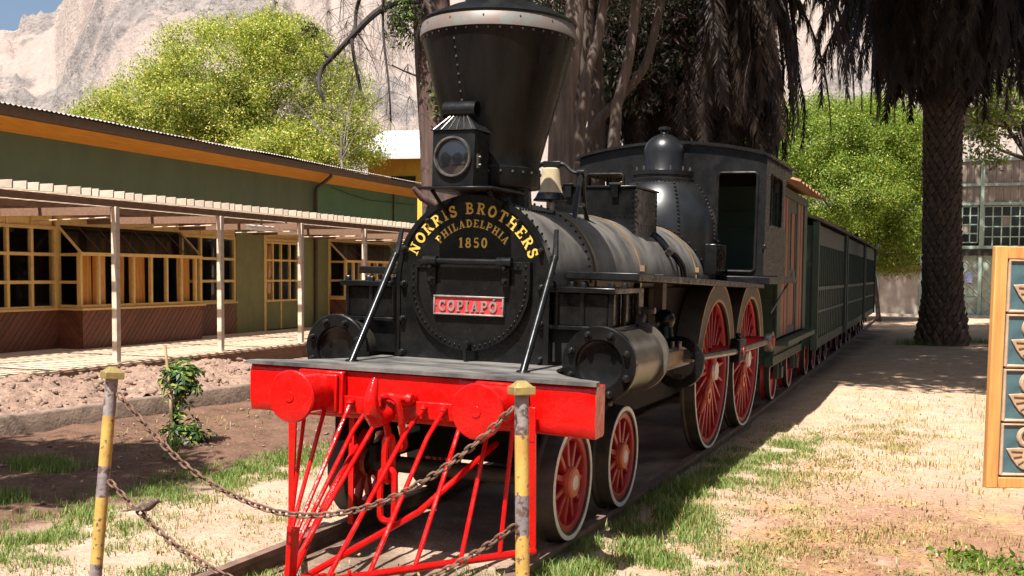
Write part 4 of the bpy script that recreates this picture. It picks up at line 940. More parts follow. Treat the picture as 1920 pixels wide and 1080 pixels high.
MB().box(-0.47, 0.46, -0.032, 0.0, 0.812, 0.918).build('fixing_plate', 'red', bmo, bev=.006)
for s in (-1, 1):
    x = s*0.605
    bp = LP(MB().box(x-.16, x+.16, -0.055, -0.004, 0.80, 1.066).box(x-.135, x+.135, -0.085, -0.056, 0.815, 1.05), 'buffer', 'red', bev=.01)
    MB().lathe([(0.118, -.085), (0.115, -.30), (0.11, -.345)], (x, 0, 0.935), 'y', 32).build('buffer_casing', 'red', bp)
    MB().lathe([(0.001, -.392), (0.03, -.391), (0.032, -.386), (0.10, -.384), (0.150, -.376), (0.158, -.366), (0.155, -.352), (0.11, -.346)], (x, 0, 0.935), 'y', 48).build('buffer_head', 'red', bp)
# draw hook and coupling links
hk = LP(MB().tube([(0,0.0,.93),(0,-.15,.93),(0,-.25,.915),(0,-.34,.865),(0,-.42,.86),(0,-.475,.91),(0,-.48,.98),(0,-.45,1.05),(0,-.435,1.085)], [.05,.05,.058,.062,.058,.05,.040,.028,.018], 12), 'draw_hook', 'red')
MB().cyl((-0.075,-.22,.955), (0.10,-.22,.955), .022, 10).lathe([(.001,.13),(.028,.125),(.038,.10)], (0,-.22,.955), 'x', 12).build('shackle_pin', 'red', hk)
def link(mb, c, ax, ln, hw, r, tilt=0.0):
    pts = []
    for i in range(17):
        a = 2*PI*i/16; x = hw*math.cos(a); z = hw*math.sin(a) + (ln if math.sin(a) > 0.001 else -ln if math.sin(a) < -0.001 else 0)
        p = Vector((x, 0, z)) if ax == 'x' else Vector((0, x, z)); pts.append(Vector(c) + Matrix.Rotation(tilt, 3, 'X') @ p)
    pts[8].z = pts[8].z; return mb.tube(pts, r, 8, caps=False)
link(MB(), (0.045,-.29,.82), 'x', .12, .052, .021, 0.35).build('coupling_link', 'red', hk)
link(MB(), (0.045,-.345,.62), 'y', .085, .045, .020).build('coupling_link', 'red', hk)
link(MB(), (0.045,-.35,.41), 'x', .105, .048, .020).build('coupling_link', 'red', hk)
# cowcatcher
cc = LP(MB().tube([(0.0,-1.262,.115),(0.83,-.02,.105)], .021, 10).tube([(0.0,-1.262,.114),(-0.83,-.02,.104)], .021, 10), 'cowcatcher', 'red')
MB().prism([(-1.285,.04),(-1.225,.04),(-1.185,.40),(-1.265,.42)], lambda y, z: (-0.014, y, z), lambda y, z: (0.014, y, z)).build('nose_plate', 'red', cc, bev=.004)
for s in (-1, 1):
    vs = []
    for t, zz in ((0, .07), (1, .06)):
        for h in (0, .12):
            for d in (0, .02): vs.append((s*(0.02+.83*t*.42) + d*.5, -1.262+1.24*t*.42 - d*.0, zz + h))
    MB().box(-0.012, 0.012, 0, 0.16, -.03, .03).build('splice_plate', 'red', cc, bev=.003)
    o = cc.children[-1]; o.location = (s*.03, -1.24, .13); o.rotation_euler = (0, 0, -s*math.atan2(.83, 1.242))
    for k in range(4): MB().ball((s*(.03+.05*k)+.024*math.cos(.6)*1, -1.225+.075*k - .012, .15), .014, 6).build('bolt', 'red', cc)
    def rod(xb, zb, t, bend=None, r=.0135):
        a = Vector((s*xb, -.065, zb)); b = Vector((s*.83*(1-t), -.02-1.242*t, .125)); p = [a, b]
        if bend: p = [a, a.lerp(b, bend[0]) + Vector((0, bend[1], bend[2])), b]
        MB().tube(p, r, 8).build('rod', 'red', cc)
        MB().ball((s*xb, -.062, zb+.012), .026, 8).cyl((s*xb, -.035, zb+.02), (s*xb, -.075, zb+.02), .018, 6).build('rod_eye', 'red', cc)
    for xb, t, bd in ((0.70, .16, None), (0.555, .33, None), (0.385, .52, None), (0.245, .70, (.2, -.03, .02)), (0.112, .86, (.15, -.03, .02))): rod(xb, .872 if xb < .4 else .86, t, bd)
    MB().box(s*.80-.028, s*.80+.028, -.060, -.045, .74, .94).build('bracket', 'red', cc, bev=.004)
    vs = [(s*.80-.03, -.062, .92), (s*.80+.03, -.062, .92), (s*.825+.016, -.035, .09), (s*.825-.016, -.035, .09)]
    MB().add(vs + [(x, y+.014, z) for x, y, z in vs], [(0,1,2,3),(7,6,5,4),(0,4,5,1),(1,5,6,2),(2,6,7,3),(3,7,4,0)]).build('end_bar', 'red', cc)
    MB().tube([(s*.46, .25, .66), (s*.30, -.45, .36), (s*.03, -1.19, .14)], .0185, 8).build('brace', 'red', cc)
    (MB().box(s*.44-.018, s*.44+.018, .05, .065, .10, .80).build('drop_bar', 'red', cc) if s < 0 else None)
# stays from platform to smokebox
for s in (-1, 1):
    st = LP(MB().tube([(s*.60, .30, 1.09), (s*.585, .845, 1.80)], .024, 12), 'smokebox_stay', 'black')
    MB().tube([(s*.585, .845, 1.79), (s*.578, .872, 1.86), (s*.57, .90, 1.98)], [.026,.020,.016], 8).build('stay_foot', 'cab', st)
    MB().lathe([(.001,1.11),(.04,1.108),(.045,1.099)], (s*.60,.305,0), 'z', 12).build('stay_base', 'black', st)
# cylinders and steam chests
YC0, YC1, XCY, ZCY = 0.68, 1.50, 0.955, 1.136
for s in (-1, 1):
    x = s*XCY
    cy = LP(MB().lathe([(0.208, YC0+.03), (0.212, YC1-.03)], (x,0,ZCY), 'y', 48), 'cylinder', 'barrel')
    MB().lathe([(0.001, YC0+.045), (0.125, YC0+.045), (0.150, YC0+.030), (0.152, YC0+.004), (0.158, YC0-.003), (0.236, YC0-.003), (0.243, YC0+.004), (0.243, YC0+.040), (0.205, YC0+.045)], (x,0,ZCY), 'y', 56).build('front_cover', 'black', cy)
    MB().lathe([(0.205, YC1-.045), (0.243, YC1-.045), (0.245, YC1-.005), (0.236, YC1), (0.06, YC1), (0.055, YC1+.06), (0.03, YC1+.065)], (x,0,ZCY), 'y', 56).build('rear_cover', 'splash', cy)
    for k in range(8): inst('cover_bolt', bme, cy, (x+.197*math.cos(R(22+45*k)), YC0-.002, ZCY+.197*math.sin(R(22+45*k))), None, 1.0)
    MB().tube([(x, .95, ZCY-.2), (x, .95, ZCY-.26)], .012, 6).ball((x,.95,ZCY-.275), .018, 6).build('drain_cock', 'brass', cy)
    lo_, hi_ = (0.56, 1.01) if s > 0 else (-1.01, -0.56)
    sc_ = LP(MB().box(lo_+.03, hi_-.06, .86, 1.42, 1.36, 1.574), 'steam_chest', 'black', bev=.008)
    MB().box(lo_, hi_, .81, 1.47, 1.576, 1.612).build('chest_lid', 'black', sc_, bev=.005)
    MB().box(lo_, hi_-.02, .83, 1.45, 1.335, 1.362).build('chest_flange', 'black', sc_, bev=.005)
    MB().box(lo_, s*XCY+.05 if s > 0 else hi_, .88, 1.40, 1.12, 1.334).build('chest_saddle', 'sooty', sc_) if s > 0 else MB().box(s*XCY-.05, hi_, .88, 1.40, 1.12, 1.334).build('chest_saddle', 'black', sc_)
    for (a, b) in ((.04,.05),(.04,.33),(.04,.62),(.41,.05),(.41,.33),(.41,.62),(.22,.05)):
        xx = lo_ + a if s > 0 else hi_ - a
        MB().cyl((xx, .81+b, 1.36), (xx, .81+b, 1.58), .018, 8).build('chest_stud', 'black', sc_)
        MB().lathe([(.001,.034),(.016,.032),(.024,.02),(.026,0)], (xx, .81+b, 1.612), 'z', 8).build('chest_nut', 'black', sc_)
    # motion
    xr = s*1.05
    LP(MB().cyl((x, YC1+.05, ZCY-.06), (x, 2.5, ZCY-.09), .022, 10), 'piston_rod', 'steel')
    for dz in (-.075, .055): LP(MB().box(x-.03, x+.03, 1.62, 3.0, ZCY-.09+dz, ZCY-.09+dz+.030), 'slide_bar', 'steel', bev=.004)
    xh = LP(MB().box(x-.06, x+.06, 2.15, 2.66, ZCY-.13, ZCY-.02), 'crosshead', 'brass', bev=.01)
    for k in range(3): MB().cyl((x-.04+.04*k, 2.46+.07*k, ZCY-.02), (x-.04+.04*k, 2.46+.07*k, ZCY+.045), .016, 8).build('oil_cup', 'steel', xh)
    LP(MB().lathe([(.135, 2.72), (.205, 2.72), (.212, 2.735), (.212, 2.755), (.205, 2.77), (.135, 2.77), (.135, 2.72)], (x,0,1.0), 'y', 36), 'guide_yoke', 'black')
    LP(MB().tube([(x, 2.55, ZCY-.09), (xr, 2.75, 1.035), (xr, 4.70, .975)], [.028,.03,.034], 8), 'connecting_rod', 'steel')
    LP(MB().box(xr-.02, xr+.02, 4.72, 6.45, .945, 1.005), 'coupling_rod', 'steel', bev=.012)
    LP(MB().box(xr-.05, xr+.05, 4.56, 4.86, .87, 1.10).cyl((xr, 4.7, 1.10), (xr, 4.7, 1.15), .03, 8), 'rod_strap', 'black', bev=.012)
    LP(MB().cyl((s*.80, 4.71, .975), (xr+s*.06, 4.71, .975), .045, 12), 'crank_pin', 'redwheel')
    ep = LP(MB().cyl((s*.80, 6.45, .975), (xr+s*.05, 6.45, .975), .05, 12), 'crank_pin', 'redwheel')
    MB().lathe([(.001,.07*s),(.055,.068*s),(.06,.05*s)], (xr,6.45,.975), 'x', 16).build('pin_cap', 'redwheel', ep)
    MB().lathe([(.001,.05*s),(.11,.05*s),(.115,.03*s),(.115,-.03*s)], (xr,6.45,.975), 'x', 20).build('rod_end', 'steel', ep)
    vg = LP(MB().box(s*.80-.03, s*.80+.03, 1.55, 1.95, 1.49, 1.53).box(s*.84-.04, s*.84+.04, 1.80, 1.93, 1.40, 1.585).cyl((s*.74,1.9,1.44),(s*.98,1.9,1.44),.025,8).cyl((s*.84,1.45,1.44),(s*.84,2.05,1.44),.014,8), 'valve_rocker', 'steel', bev=.004)
    LP(MB().tube([(s*.90, 1.86, 1.40), (s*.90, 1.62, 1.20)], [.03,.045], 6), 'rocker_arm', 'splash')
    fpz = LP(MB().ball((s*.78, 2.95, 1.33), .085, 14).lathe([(.06,-.02),(.10,-.28)], (s*.78,2.95,1.30), 'z', 16), 'feed_pump', 'black')
    LP(MB().box(s*.70-.04, s*.70+.04, 3.0, 3.12, 1.35, 1.70), 'guide_bracket', 'splash')
    # frames
    LP(MB().box(s*.60-.02, s*.60+.02, .15, 8.0, .60, .98), 'frame', 'sooty')
    LP(MB().box(s*.585-.02, s*.585+.02, 3.05, 7.95, .985, 1.58), 'frame_plate', 'sooty')
LP(MB().box(-.56, .56, 1.2, 1.3, .35, .6).box(-.56,.56,1.0,1.6,.60,1.0), 'bogie_bolster', 'sooty')
LP(MB().box(-.55, .55, 5.1, 6.2, .45, 1.1), 'ash_pan', 'sooty')
# wheels
def wheel(y, r, s, nsp, driver):
    X = lambda h: s*h
    ri = r - .075
    w = LP(MB(), 'wheel', 'redwheel') if False else None
    mb = MB()
    mb.lathe([(ri-.025, X(.70)), (ri+.03, X(.70)), (ri+.03, X(.785)), (ri-.015, X(.785)), (ri-.025, X(.77)), (ri-.025, X(.70))], (0,y,r), 'x', 64)
    rh = .10 if not driver else .12
    ph = random.uniform(0, 1)
    for k in range(nsp):
        a = 2*PI*(k+ph)/nsp; c, sn = math.cos(a), math.sin(a)
        w0, w1, d0, d1 = (.030, .021, .030, .022) if not driver else (.026, .018, .028, .02)
        vs = []
        for rr, ww, dd in ((rh-.02, w0, d0), (ri+.0, w1, d1)):
            for da, db in ((-ww, -dd), (ww, -dd), (ww*.75, dd), (-ww*.75, dd)):
                vs.append((s*(.745+db), y + c*rr - sn*da, r + sn*rr + c*da))
        mb.add(vs, [(0,1,2,3),(7,6,5,4),(0,4,5,1),(1,5,6,2),(2,6,7,3),(3,7,4,0)])
    w = LP(mb, 'wheel', 'redwheel', bev=.005, seg=1)
    MB().lathe([(r-.048, X(.665)), (r+.024, X(.665)), (r+.024, X(.685)), (r+.004, X(.70)), (r-.001, X(.798)), (r-.048, X(.798)), (r-.048, X(.665))], (0,y,r), 'x', 72).build('tyre', 'tyre', w)
    t = .030 if not driver else .022
    MB().lathe([(r-.004-t, X(.797)), (r-.004-t, X(.802)), (r-.005, X(.802)), (r-.003, X(.797))], (0,y,r), 'x', 72).build('white_rim', 'white', w)
    hb = MB().lathe([(rh, X(.68)), (rh, X(.80)), (rh-.012, X(.812)), (.05, X(.813))], (0,y,r), 'x', 28).build('hub', 'orangered' if not driver else 'redwheel', w)
    MB().lathe([(.001, X(.8165)), (.046, X(.816)), (.050, X(.812))] if not driver else [(.001, X(.840)), (.088, X(.839)), (.094, X(.812))], (0,y,r), 'x', 24).build('axle_end', 'white', w)
    if driver:
        MB().tube([(s*.79, y, r), (s*.80, y-.07, r+.213)], [.045, .045], 12).build('crank', 'redwheel', w)
        a = R(222); MB().tube([(s*.785, y+.10*math.cos(a), r+.10*math.sin(a)), (s*.79, y+.36*math.cos(a), r+.36*math.sin(a)), (s*.785, y+.56*math.cos(a), r+.56*math.sin(a))], [.022,.03,.018], 10).build('balance_arm', 'orangered', w)
        MB().lathe([(.035, X(.83)), (.075, X(.83)), (.08, X(.80))], (0, y+.33*math.cos(a), r+.33*math.sin(a)), 'x', 20).build('balance_eye', 'orangered', w)
    return w
RW, RD = 0.370, 0.762
for s in (-1, 1):
    for y in (0.718, 1.82): wheel(y, RW, s, 11, False)
    for y in (4.78, 6.54):
        wheel(y, RD, s, 22, True)
        # splasher: grey arch lined in ochre
        vs = []; n = 40; a0, a1 = R(12), R(178); xf = s*.832; xb = s*.62
        for i in range(n+1):
            a = a0 + (a1-a0)*i/n; c, sn = math.cos(a), math.sin(a)
            for rr, xx in ((.675, xf-s*.02), (.675, xf), (.872, xf), (.872, xb)): vs.append((xx, y + c*rr, RD + sn*rr))
        sp = LP(MB().add(vs, [(4*i+j, 4*i+4+j, 4*i+5+j, 4*i+1+j) for i in range(n) for j in range(3)]), 'splasher', 'splash')
        for r0, r1 in ((.677, .702), (.852, .870)):
            MB().lathe([(r0, xf), (r0, xf+s*.004), (r1, xf+s*.004), (r1, xf)], (0, y, RD), 'x', 44, a0, a1).build('lining', 'lining', sp)
        MB().box(min(xf, xf+s*.0035), max(xf, xf+s*.0035), y+.69*math.cos(a0)+.003, y+.865*math.cos(a0), RD+.80*math.sin(a0)-.03, RD+.80*math.sin(a0)-.008).build('lining', 'lining', sp)
for y, r in ((0.718, RW), (1.82, RW), (4.78, RD), (6.54, RD)): LP(MB().cyl((-.75, y, r), (.75, y, r), .055, 14), 'axle', 'tyre')
for s in (-1, 1): LP(MB().box(s*.52-.03, s*.52+.03, .45, 2.1, .42, .54), 'bogie_frame', 'sooty', bev=.01)

# ------------------------------------------------------------------ tender van and coaches
def small_wheel(par, x, y, r, xo):
    w = MB().lathe([(r-.04, -.06), (r+.02, -.06), (r, -.02), (r, .06), (r-.04, .06), (r-.05, .03), (.09, .02), (.085, .07), (.001, .07)], (x, y, r), 'x', 32) if xo > 0 else MB().lathe([(r-.04, .06), (r+.02, .06), (r, .02), (r, -.06), (r-.04, -.06), (r-.05, -.03), (.09, -.02), (.085, -.07), (.001, -.07)], (x, y, r), 'x', 32)
    o = w.build('wheel', 'redwheel', par); sg = 1 if xo > 0 else -1
    MB().lathe([(r-.03, sg*.061), (r-.03, sg*.066), (r-.004, sg*.066), (r-.002, sg*.061)], (x, y, r), 'x', 32).build('white_rim', 'white', o)
    MB().lathe([(r-.001, -sg*.018), (r+.002, sg*.0), (r+.001, sg*.058)], (x, y, r), 'x', 32).build('tyre', 'tyre', o)
ym = 9.62
tv = thing('tender_van', 'narrow green and orange boarded tender van right behind the engine cab', 'railway van', (off(ym), ym, 0), 0.026)
HW, Y0, Y1 = 0.95, -1.60, 1.62
def TP(mb, n, mt, par=None, **k): return mb.build(n, mt, par or tv, **k)
TP(MB().box(-HW+.02, HW-.02, Y0+.02, Y1-.02, .55, .66), 'floor', 'greentrain')
TP(MB().box(-HW+.01, HW-.01, Y0, Y0+.04, .66, 2.80), 'end_wall', 'greentrain'); TP(MB().box(-HW+.01, HW-.01, Y1-.04, Y1, .66, 2.80), 'end_wall', 'greentrain')
for k in range(9): TP(MB().box(-HW+.02, HW-.02, Y0-.012, Y0-.001, .72+.22*k, .735+.22*k), 'end_batten', 'greentrain')
for s in (-1, 1):
    a, b = (HW-.04, HW) if s > 0 else (-HW, -HW+.04)
    y = Y0
    for wd, mt_, pr in ((.34,'greentrain',.02),(.10,'greentrain',0),(.26,'orangeboard',.008),(.08,'greentrain',0),(.24,'orangeboard',.008),(.12,'greentrain',.012),(.86,'door',0),(.16,'greentrain',.012),(.26,'orangeboard',.008),(.08,'greentrain',0),(.24,'orangeboard',.008),(.10,'greentrain',0),(.38,'greentrain',.02)):
        x0, x1 = (a, b+pr) if s > 0 else (a-pr, b)
        if mt_ == 'door':
            d = TP(MB().box(x0, x1, y, y+wd, .90, 1.0).box(x0, x1, y, y+wd, 1.62, 1.76).box(x0, x1, y, y+wd, 2.55, 2.72).box(x0, x1, y, y+.09, 1.0, 1.62).box(x0, x1, y+wd-.09, y+wd, 1.0, 1.62).box(x0, x1, y, y+.09, 1.76, 2.55).box(x0, x1, y+wd-.09, y+wd, 1.76, 2.55), 'door', 'greyboard')
            for z0_, z1_ in ((1.0,1.62),(1.76,2.55)):
                for k in range(4):
                    yy = y+.09+(wd-.18)*k/4
                    MB().box(x0+.012, x1-.012, yy+.004, yy+(wd-.18)/4-.004, z0_, z1_).build('panel', 'orangeboard' if k in (0, 3) else 'greyboard' if k == 9 else ('darkwindow' if k == 1 else 'orangeboard') if z0_ > 1.5 else 'orangeboard', d)
            MB().box(x1 if s > 0 else x0-.02, x1+.02 if s > 0 else x0, y+.40, y+.46, 1.66, 1.72).build('latch', 'steel', d)
        else: TP(MB().box(x0, x1, y, y+wd-.004, .90, 2.72), 'side_board', mt_, bev=.003, seg=1)
        y += wd
    TP(MB().box(a-.0, b+.03 if s > 0 else b, Y0-.02, Y1+.02, 2.722, 2.83) if s > 0 else MB().box(a-.03, b, Y0-.02, Y1+.02, 2.722, 2.83), 'cornice', 'greyboard')
    TP(MB().box(HW-.05, HW+.16, Y0+.1, Y1+.1, .80, .865) if s > 0 else MB().box(-HW-.16, -HW+.05, Y0+.1, Y1+.1, .80, .865), 'step_board', 'greyboard', bev=.006)
    TP(MB().box(s*.86-.04, s*.86+.04, Y0, Y1, .53, .798), 'sole_bar', 'greentrain')
    for yy in (-.95, .85):
        small_wheel(tv, s*.72, yy+.5, .36, s)
        for d in (-.16, .16): TP(MB().box(s*.84-.03, s*.84+.03, yy+.5+d-.04, yy+.5+d+.04, .30, .62), 'axle_guard', 'greyboard')
        TP(MB().box(s*.86-.05, s*.86+.05, yy+.42, yy+.58, .30, .46), 'axle_box', 'greyboard', bev=.01)
    TP(MB().tube([(s*.6, Y0-.28, .93), (s*.6, Y0, .93)], .05, 10), 'buffer_stub', 'black')
vs = []; nn = 40
for i in range(nn+1):
    x = -1.22 + 2.44*i/nn
    for j in range(90):
        y = Y0-.10 + (Y1-Y0+.36)*j/89; wv = 0.020*math.sin(2*PI*y/.40) + 0.008*math.sin(2*PI*y/.13 + x)
        vs.append((x, y, 2.86 + .20*(1-(x/1.22)**2) + wv))
TP(MB().add(vs, [(i*90+j, (i+1)*90+j, (i+1)*90+j+1, i*90+j+1) for i in range(nn) for j in range(89)]), 'corrugated_roof', 'rustroof', ang=60)

def coach(ya, yb, label, lit):  # lit: sunlight put into the colour, as paler lower panels and bars
    ymid = (ya+yb)/2; L_ = (yb-ya)/2; ang = -math.atan2(off(yb)-off(ya), yb-ya)
    c = thing('passenger_coach', label, 'railway coach', (off(ymid), ymid, 0), ang, 'coaches of the train'); H = 1.02
    def Q(mb, n, mt, par=None, **k): return mb.build(n, mt, par or c, **k)
    Q(MB().box(-H+.03, H-.03, -L_, L_, .55, .66), 'floor', 'greentrain')
    for e in (-1, 1):
        Q(MB().box(-H+.01, H-.01, e*L_-.03, e*L_+.03, .66, 2.5), 'end_wall', 'greentrain')
        for k in range(7): Q(MB().box(-H+.1+.27*k, -H+.125+.27*k, min(e*(L_+.03), e*(L_+.045)), max(e*(L_+.03), e*(L_+.045)), .68, 2.48), 'end_batten', 'greentrain')
        for s in (-1, 1): Q(MB().box(s*H-.05, s*H+.05, e*L_-.07, e*L_+.07, .50, 2.55), 'corner_post', 'greentrain')
    n = int(2*L_/.36); st = 2*L_/n
    for s in (-1, 1):
        x = s*(H-.02)
        bx_ = lambda y0, y1, z0, z1, d=.02: MB().box(x-d, x+d, y0, y1, z0, z1)
        Q(bx_(-L_, L_, .50, .66, .03), 'sole_bar', 'greentrain'); Q(bx_(-L_, L_, 2.20, 2.52), 'letter_board', 'greyboard')
        Q(bx_(-L_, L_, 1.45, 1.51, .035), 'waist_rail', 'rail_pale'); Q(bx_(-L_, L_, 1.08, 1.12, .03), 'lower_rail', 'rail_pale')
        for k in range(n):
            y0 = -L_ + k*st
            Q(bx_(y0+.012, y0+st-.012, .67, 1.44, .012), 'side_panel', 'rail_pale' if lit and k % 2 else 'greyboard' if k % 2 == 0 or not lit else 'rail_pale')
            Q(MB().box(x-.006, x+.006, y0+.03, y0+st-.03, 1.52, 2.19), 'window_pane', 'darkwindow')
            Q(bx_(y0-.022, y0+.022, .66, 2.20, .028), 'batten', 'greentrain')
            if lit: Q(MB().box(x-.03, x+.03, y0+st/2-.012, y0+st/2+.012, .67, 1.45), 'railing_bar', 'rail_pale')
        for yy in (-L_+1.2, -L_+2.4, L_-2.4, L_-1.2):
            small_wheel(c, s*.72, yy, .34, s); Q(MB().box(s*.86-.03, s*.86+.03, yy-.12, yy+.12, .26, .50), 'axle_guard', 'black')
    vs = []
    for i in range(25):
        xx = -1.14 + 2.28*i/24; z = 2.54 + .22*(1-(xx/1.14)**2)
        for yy in (-L_-.12, L_+.12):
            for d in (0, .05): vs.append((xx, yy, z+d))
    Q(MB().add(vs, [(4*i, 4*i+4, 4*i+6, 4*i+2) for i in range(24)] + [(4*i+1, 4*i+3, 4*i+7, 4*i+5) for i in range(24)] + [(4*i, 4*i+1, 4*i+5, 4*i+4) for i in range(24)] + [(4*i+2, 4*i+6, 4*i+7, 4*i+3) for i in range(24)] + [(0,2,3,1), (96,97,99,98)]), 'roof', 'greyroof')
coach(12.1, 18.0, 'dark green passenger coach nearest the engine, right behind the orange striped van', False)
coach(18.5, 25.0, 'middle coach of the train with lower railings coloured pale as if sunlit', True)
coach(25.5, 31.5, 'farthest coach at the tail end of the train', True)
# ------------------------------------------------------------------ bollards and chains
def bollard(top, base, label, bands):
    b = thing('bollard', label, 'post', base, 0, 'banded pipe posts'); d = (top - base); L_ = d.length
    b.rotation_euler = d.to_track_quat('Z', 'X').to_euler(); r = 0.032
    for z0, z1, mt in bands: MB().lathe([(r, z0*L_), (r, z1*L_)], (0,0,0), 'z', 24).build('pipe_band', mt, b)
    cp = MB().box(-.050, .050, -.050, .050, L_-.005, L_+.033).add([(-.042,-.042,L_+.033),(.042,-.042,L_+.033),(.042,.042,L_+.033),(-.042,.042,L_+.033),(-.018,-.018,L_+.058),(.018,-.018,L_+.058),(.018,.018,L_+.058),(-.018,.018,L_+.058)], [(0,1,5,4),(1,2,6,5),(2,3,7,6),(3,0,4,7),(4,5,6,7)])
    cp.build('cap', 'brasscap', b, bev=.004)
    return b
RT, RB = at(978, 738, 4.8), at(982, 1180, 4.8); RB.z = GZ - .05
LT, LB = at(210, 708, 5.75), at(173, 1156, 5.75); LB.z = GZ - .05
bollard(RT, RB, 'upright yellow and grey banded pipe post in front of the right buffer', [(0,.34,'yellowpaint'),(.34,.52,'yellowpaint'),(.52,.655,'greypaint'),(.655,.86,'yellowpaint'),(.86,1,'greypaint')])
bollard(LT, LB, 'leaning yellow and grey banded pipe post at far left by the path', [(0,.22,'greypaint'),(.22,.50,'yellowpaint'),(.50,.63,'greypaint'),(.63,.84,'yellowpaint'),(.84,1,'greypaint')])
lk = MB(); pts = []
for i in range(13):
    a = 2*PI*i/12; c, s = math.cos(a), math.sin(a); pts.append((0.0135*c, 0, 0.0135*s + (0.0115 if s > 0.01 else -0.0115 if s < -0.01 else 0)))
lk.tube(pts, 0.0056, 6, caps=False)
def chain(a, b, sag, label):
    root = thing('chain', label, 'chain', a, 0, 'rusty chains between the posts')
    n = 400; P_ = []
    for i in range(n+1):
        t = i/n; p = a.lerp(b, t); p.z -= 4*sag*t*(1-t); p.y += 0.006*math.sin(t*23); P_.append(p - a)
    L_ = [0]
    for i in range(n): L_.append(L_[-1] + (P_[i+1]-P_[i]).length)
    tot = L_[-1]; cnt = int(tot/0.0385); st = tot/cnt; j = 0; me = None
    for k in range(cnt):
        s_ = (k+.5)*st
        while L_[j+1] < s_: j += 1
        p = P_[j].lerp(P_[j+1], (s_-L_[j])/(L_[j+1]-L_[j])); d = (P_[j+1]-P_[j]).normalized()
        q = d.to_track_quat('Z', 'Y').to_matrix() @ Matrix.Rotation((PI/2 if k % 2 else 0) + .5 + random.uniform(-.25,.25), 3, 'Z')
        if me is None:
            o = lk.build('link', 'rust', root); me = o.data; o.location = p; o.rotation_euler = q.to_euler()
        else: inst('link', me, root, p, q)
    return [a + x for x in P_]
CH1 = chain(at(222, 738, 5.70), at(962, 765, 4.76), 0.560, 'upper rusty chain sagging across the cowcatcher between the two posts')
CH2 = chain(at(205, 902, 5.70), at(967, 985, 4.76), 0.475, 'lower rusty chain hanging near the ground between the two posts')

# ------------------------------------------------------------------ birds
def bird(loc, rz, sc, label, body, belly):
    b = thing('bird', label, 'bird', loc, rz); b.scale = (sc,)*3
    sp = [(-.092,.014,.004),(-.070,.018,.007),(-.048,.025,.012),(-.030,.031,.020),(-.010,.034,.027),(.012,.037,.029),(.030,.045,.025),(.042,.055,.020),(.052,.061,.0185),(.062,.061,.016),(.069,.059,.009),(.074,.058,.005),(.083,.056,.001)]
    MB().tube([(x, 0, z+.012) for x, z, r in sp], [r for *_, r in sp], 14).build('body', body, b)
    for s in (-1, 1):
        MB().add([(.022,s*.026,.055),(-.005,s*.032,.05),(-.045,s*.021,.037),(-.080,s*.010,.030),(-.045,s*.028,.028),(.0,s*.033,.035)], [(0,1,5),(1,2,4,5),(2,3,4)]).build('wing', belly, b)
        MB().tube([(.0, s*.010, .022), (.004, s*.012, .0), (.014, s*.012, -.002)], .0022, 5).build('leg', 'darktwig', b)
        MB().ball((.062, s*.0145, .076), .0032, 6).build('eye', 'lens', b)
    MB().box(-.125, -.085, -.009, .009, .021, .025).build('tail', belly, b)
    return b
i = min(range(len(CH2)), key=lambda k: abs(CH2[k].x - at(268, 950, 5.6).x))
bird(CH2[i] + Vector((0, 0, .016)), R(28), 1.0, 'small brown sparrow perched on the lower chain', 'bird', 'bird')

